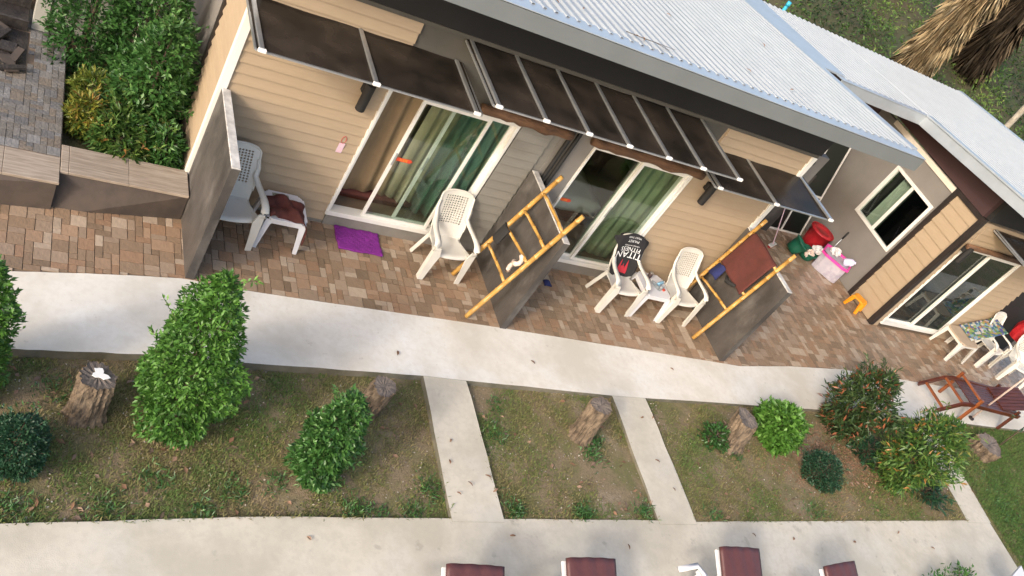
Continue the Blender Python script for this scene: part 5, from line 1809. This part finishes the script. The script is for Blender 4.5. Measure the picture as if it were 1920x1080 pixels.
# twigs and leaves on the roof
for i, (x_, y_) in enumerate(((5.9, 7.62), (6.0, 7.62), (4.9, 7.75), (5.3, 7.85), (7.9, 8.0), (8.6, 7.9), (9.3, 9.5), (7.2, 9.0))):
    o = fallen(x_, y_, 3.88 - .12 * (y_ - 7.4), .07, .012, i * 1.3, (.3, .6, .1)[i % 3])
    tag(o, 'dry leaf lying on the ribbed roof of the beige bungalow', 'leaf', 'leaves on the near roof')
tr = thing('dry_twig', 'thin dry twig lying on the near roof edge', 'twig', (6.0, 7.6, 3.86))
MB().tube([(5.75, 7.62, 3.87), (5.95, 7.58, 3.885), (6.15, 7.60, 3.88), (6.45, 7.62, 3.875)], [.004, .005, .004, .002], 5).tube([(6.15, 7.6, 3.88), (6.3, 7.52, 3.885)], .003, 5).build('twig', 'stem', tr, world=True)

# ================================================================ HILLSIDE BEHIND THE ROOFS
def hill_z(x, y):
    t = max(0, y - 13.6)
    return -.2 + min(t, 2) * .35 + t * .20 + .25 * smooth_noise(x * .35, y * .35) * min(t, 1)


hm = MB().grid(lambda u, v: (4 + 56 * u, 13.3 + 46 * v ** 1.5, hill_z(4 + 56 * u, 13.3 + 46 * v ** 1.5)), 80, 60)
structure(hm.build('hillside', 'hill', smooth=True), 'overgrown hillside rising behind the metal roofs', 'hill')
n = 150000
x = rng.uniform(12, 46, n)
y = 13.6 + 30 * rng.random(n) ** 1.6
cl = vnoise(x, y, .9, 1.0) + .6 * vnoise(x, y, 2.2, 3.0)
k = rng.random(n) < np.clip(.60 + .30 * cl, .10, 1)
x, y, cl = x[k], y[k], cl[k]
hz = np.array([hill_z(a, b) for a, b in zip(x, y)])
P = np.stack([x, y, hz + rng.random(len(x)) ** 1.5 * (.18 + .30 * np.clip(cl, 0, 1.5))], 1)
a = rng.uniform(0, 6.283, len(x))
N = np.stack([np.cos(a), np.sin(a), rng.uniform(.0, 1.0, len(x))], 1)
V = leaves_from(P, N, .15, .05, spread=.35)
tone = np.clip(.30 + .22 * vnoise(x, y, .55, 6.0) + rng.normal(0, .16, len(x)), 0, 1)
ho = bpy.data.objects.new('hillside_undergrowth', quads_mesh('hillside_undergrowth', V, tone, 'leaf_hill'))
COL.objects.link(ho)
tag(ho, 'tangled green undergrowth covering the hillside', 'undergrowth', kind='stuff')


def dry_palm(label, x, y, h, r, m, n, lean, seed):
    z0 = hill_z(x, y)
    t = thing('dead_palm', label, 'palm tree', (x, y, z0 - .1))
    MB().tube([(lean[0] * q, lean[1] * q, h * q) for q in (0, .3, .6, 1)], [.20, .17, .16, .15], 10).build('trunk', 'stem', t, smooth=True)
    r_ = np.random.default_rng(seed)
    z = h * (.16 + .84 * r_.random(n))
    a = r_.random(n) * 6.283
    q = z / h
    px = lean[0] * q + np.cos(a) * .16
    py = lean[1] * q + np.sin(a) * .16
    P = np.stack([px, py, z], 1)
    D = np.stack([np.cos(a) * .20 + r_.normal(0, .14, n), np.sin(a) * .20 + r_.normal(0, .14, n), -r_.uniform(.7, 1.1, n)], 1)
    D /= np.linalg.norm(D, axis=1)[:, None]
    L = r_.uniform(.5, 1.5, n)[:, None] * r
    S = np.cross(D, r_.normal(0, 1, (n, 3)))
    S /= np.linalg.norm(S, axis=1)[:, None]
    w = r_.uniform(.002, .0065, n)[:, None]
    bend = np.stack([np.cos(a), np.sin(a), np.zeros(n)], 1) * (L * .12)
    V = np.stack([P, P + D * L * .5 + S * w + bend, P + D * L + bend * .3, P + D * L * .5 - S * w + bend], 1)
    f = bpy.data.objects.new('dry_fronds', quads_mesh('dry_fronds', V, r_.random(n), m))
    COL.objects.link(f)
    f.parent = t
    # frond stalks
    for i in range(16):
        aa = i * 2.4
        zz = h * (.45 + .035 * i)
        qq = zz / h
        MB().tube([(lean[0] * qq + .15 * math.cos(aa), lean[1] * qq + .15 * math.sin(aa), zz), (lean[0] * qq + .42 * math.cos(aa), lean[1] * qq + .42 * math.sin(aa), zz - .7), (lean[0] * qq + .62 * math.cos(aa), lean[1] * qq + .62 * math.sin(aa), zz - 1.7)], [.026, .018, .008], 5).build('stalk', m, t)
    return t


dry_palm('dead palm trunk wrapped in hanging straw coloured fronds behind the roofs', 20.25, 16.0, 6.4, .62, 'drypalm', 15000, (.25, 0), 5)
dry_palm('darker dead palm with grey brown hanging fronds at the top right corner', 27.4, 19.8, 5.6, .9, 'drypalm_dark', 9000, (-.3, 0), 6)
pt_ = thing('thin_tree', 'thin pale tree trunk rising at the right edge behind the far roof', 'tree', (24.2, 15.2, hill_z(24.2, 15.2) - .2))
MB().tube([(0, 0, 0), (.05, .05, 1.5), (.0, .1, 3.0), (.1, .1, 7.5)], [.10, .085, .08, .05], 9).build('trunk', 'paletrunk', pt_, smooth=True)
V = leaves_from(np.stack([rng.normal(.1, 1.0, 900), rng.normal(.1, 1.0, 900), rng.normal(8.0, .8, 900)], 1), rng.normal(0, 1, (900, 3)), .22, .08)
lf = bpy.data.objects.new('crown', quads_mesh('crown', V, rng.random(900), 'leaf_hill'))
COL.objects.link(lf)
lf.parent = pt_
bpz = thing('blue_pipe', 'short bright blue pipe standing up behind the far roof', 'pipe', (13.10, 13.55, 2.05))
MB().tube([(0, 0, -2.0), (0, 0, 1.10)], .035, 10).build('pipe', 'bluepipe', bpz, smooth=True)
MB().tube([(0, 0, 1.02), (0, 0, 1.12)], .042, 10).build('pipe_collar', 'bluepipe', bpz, smooth=True)
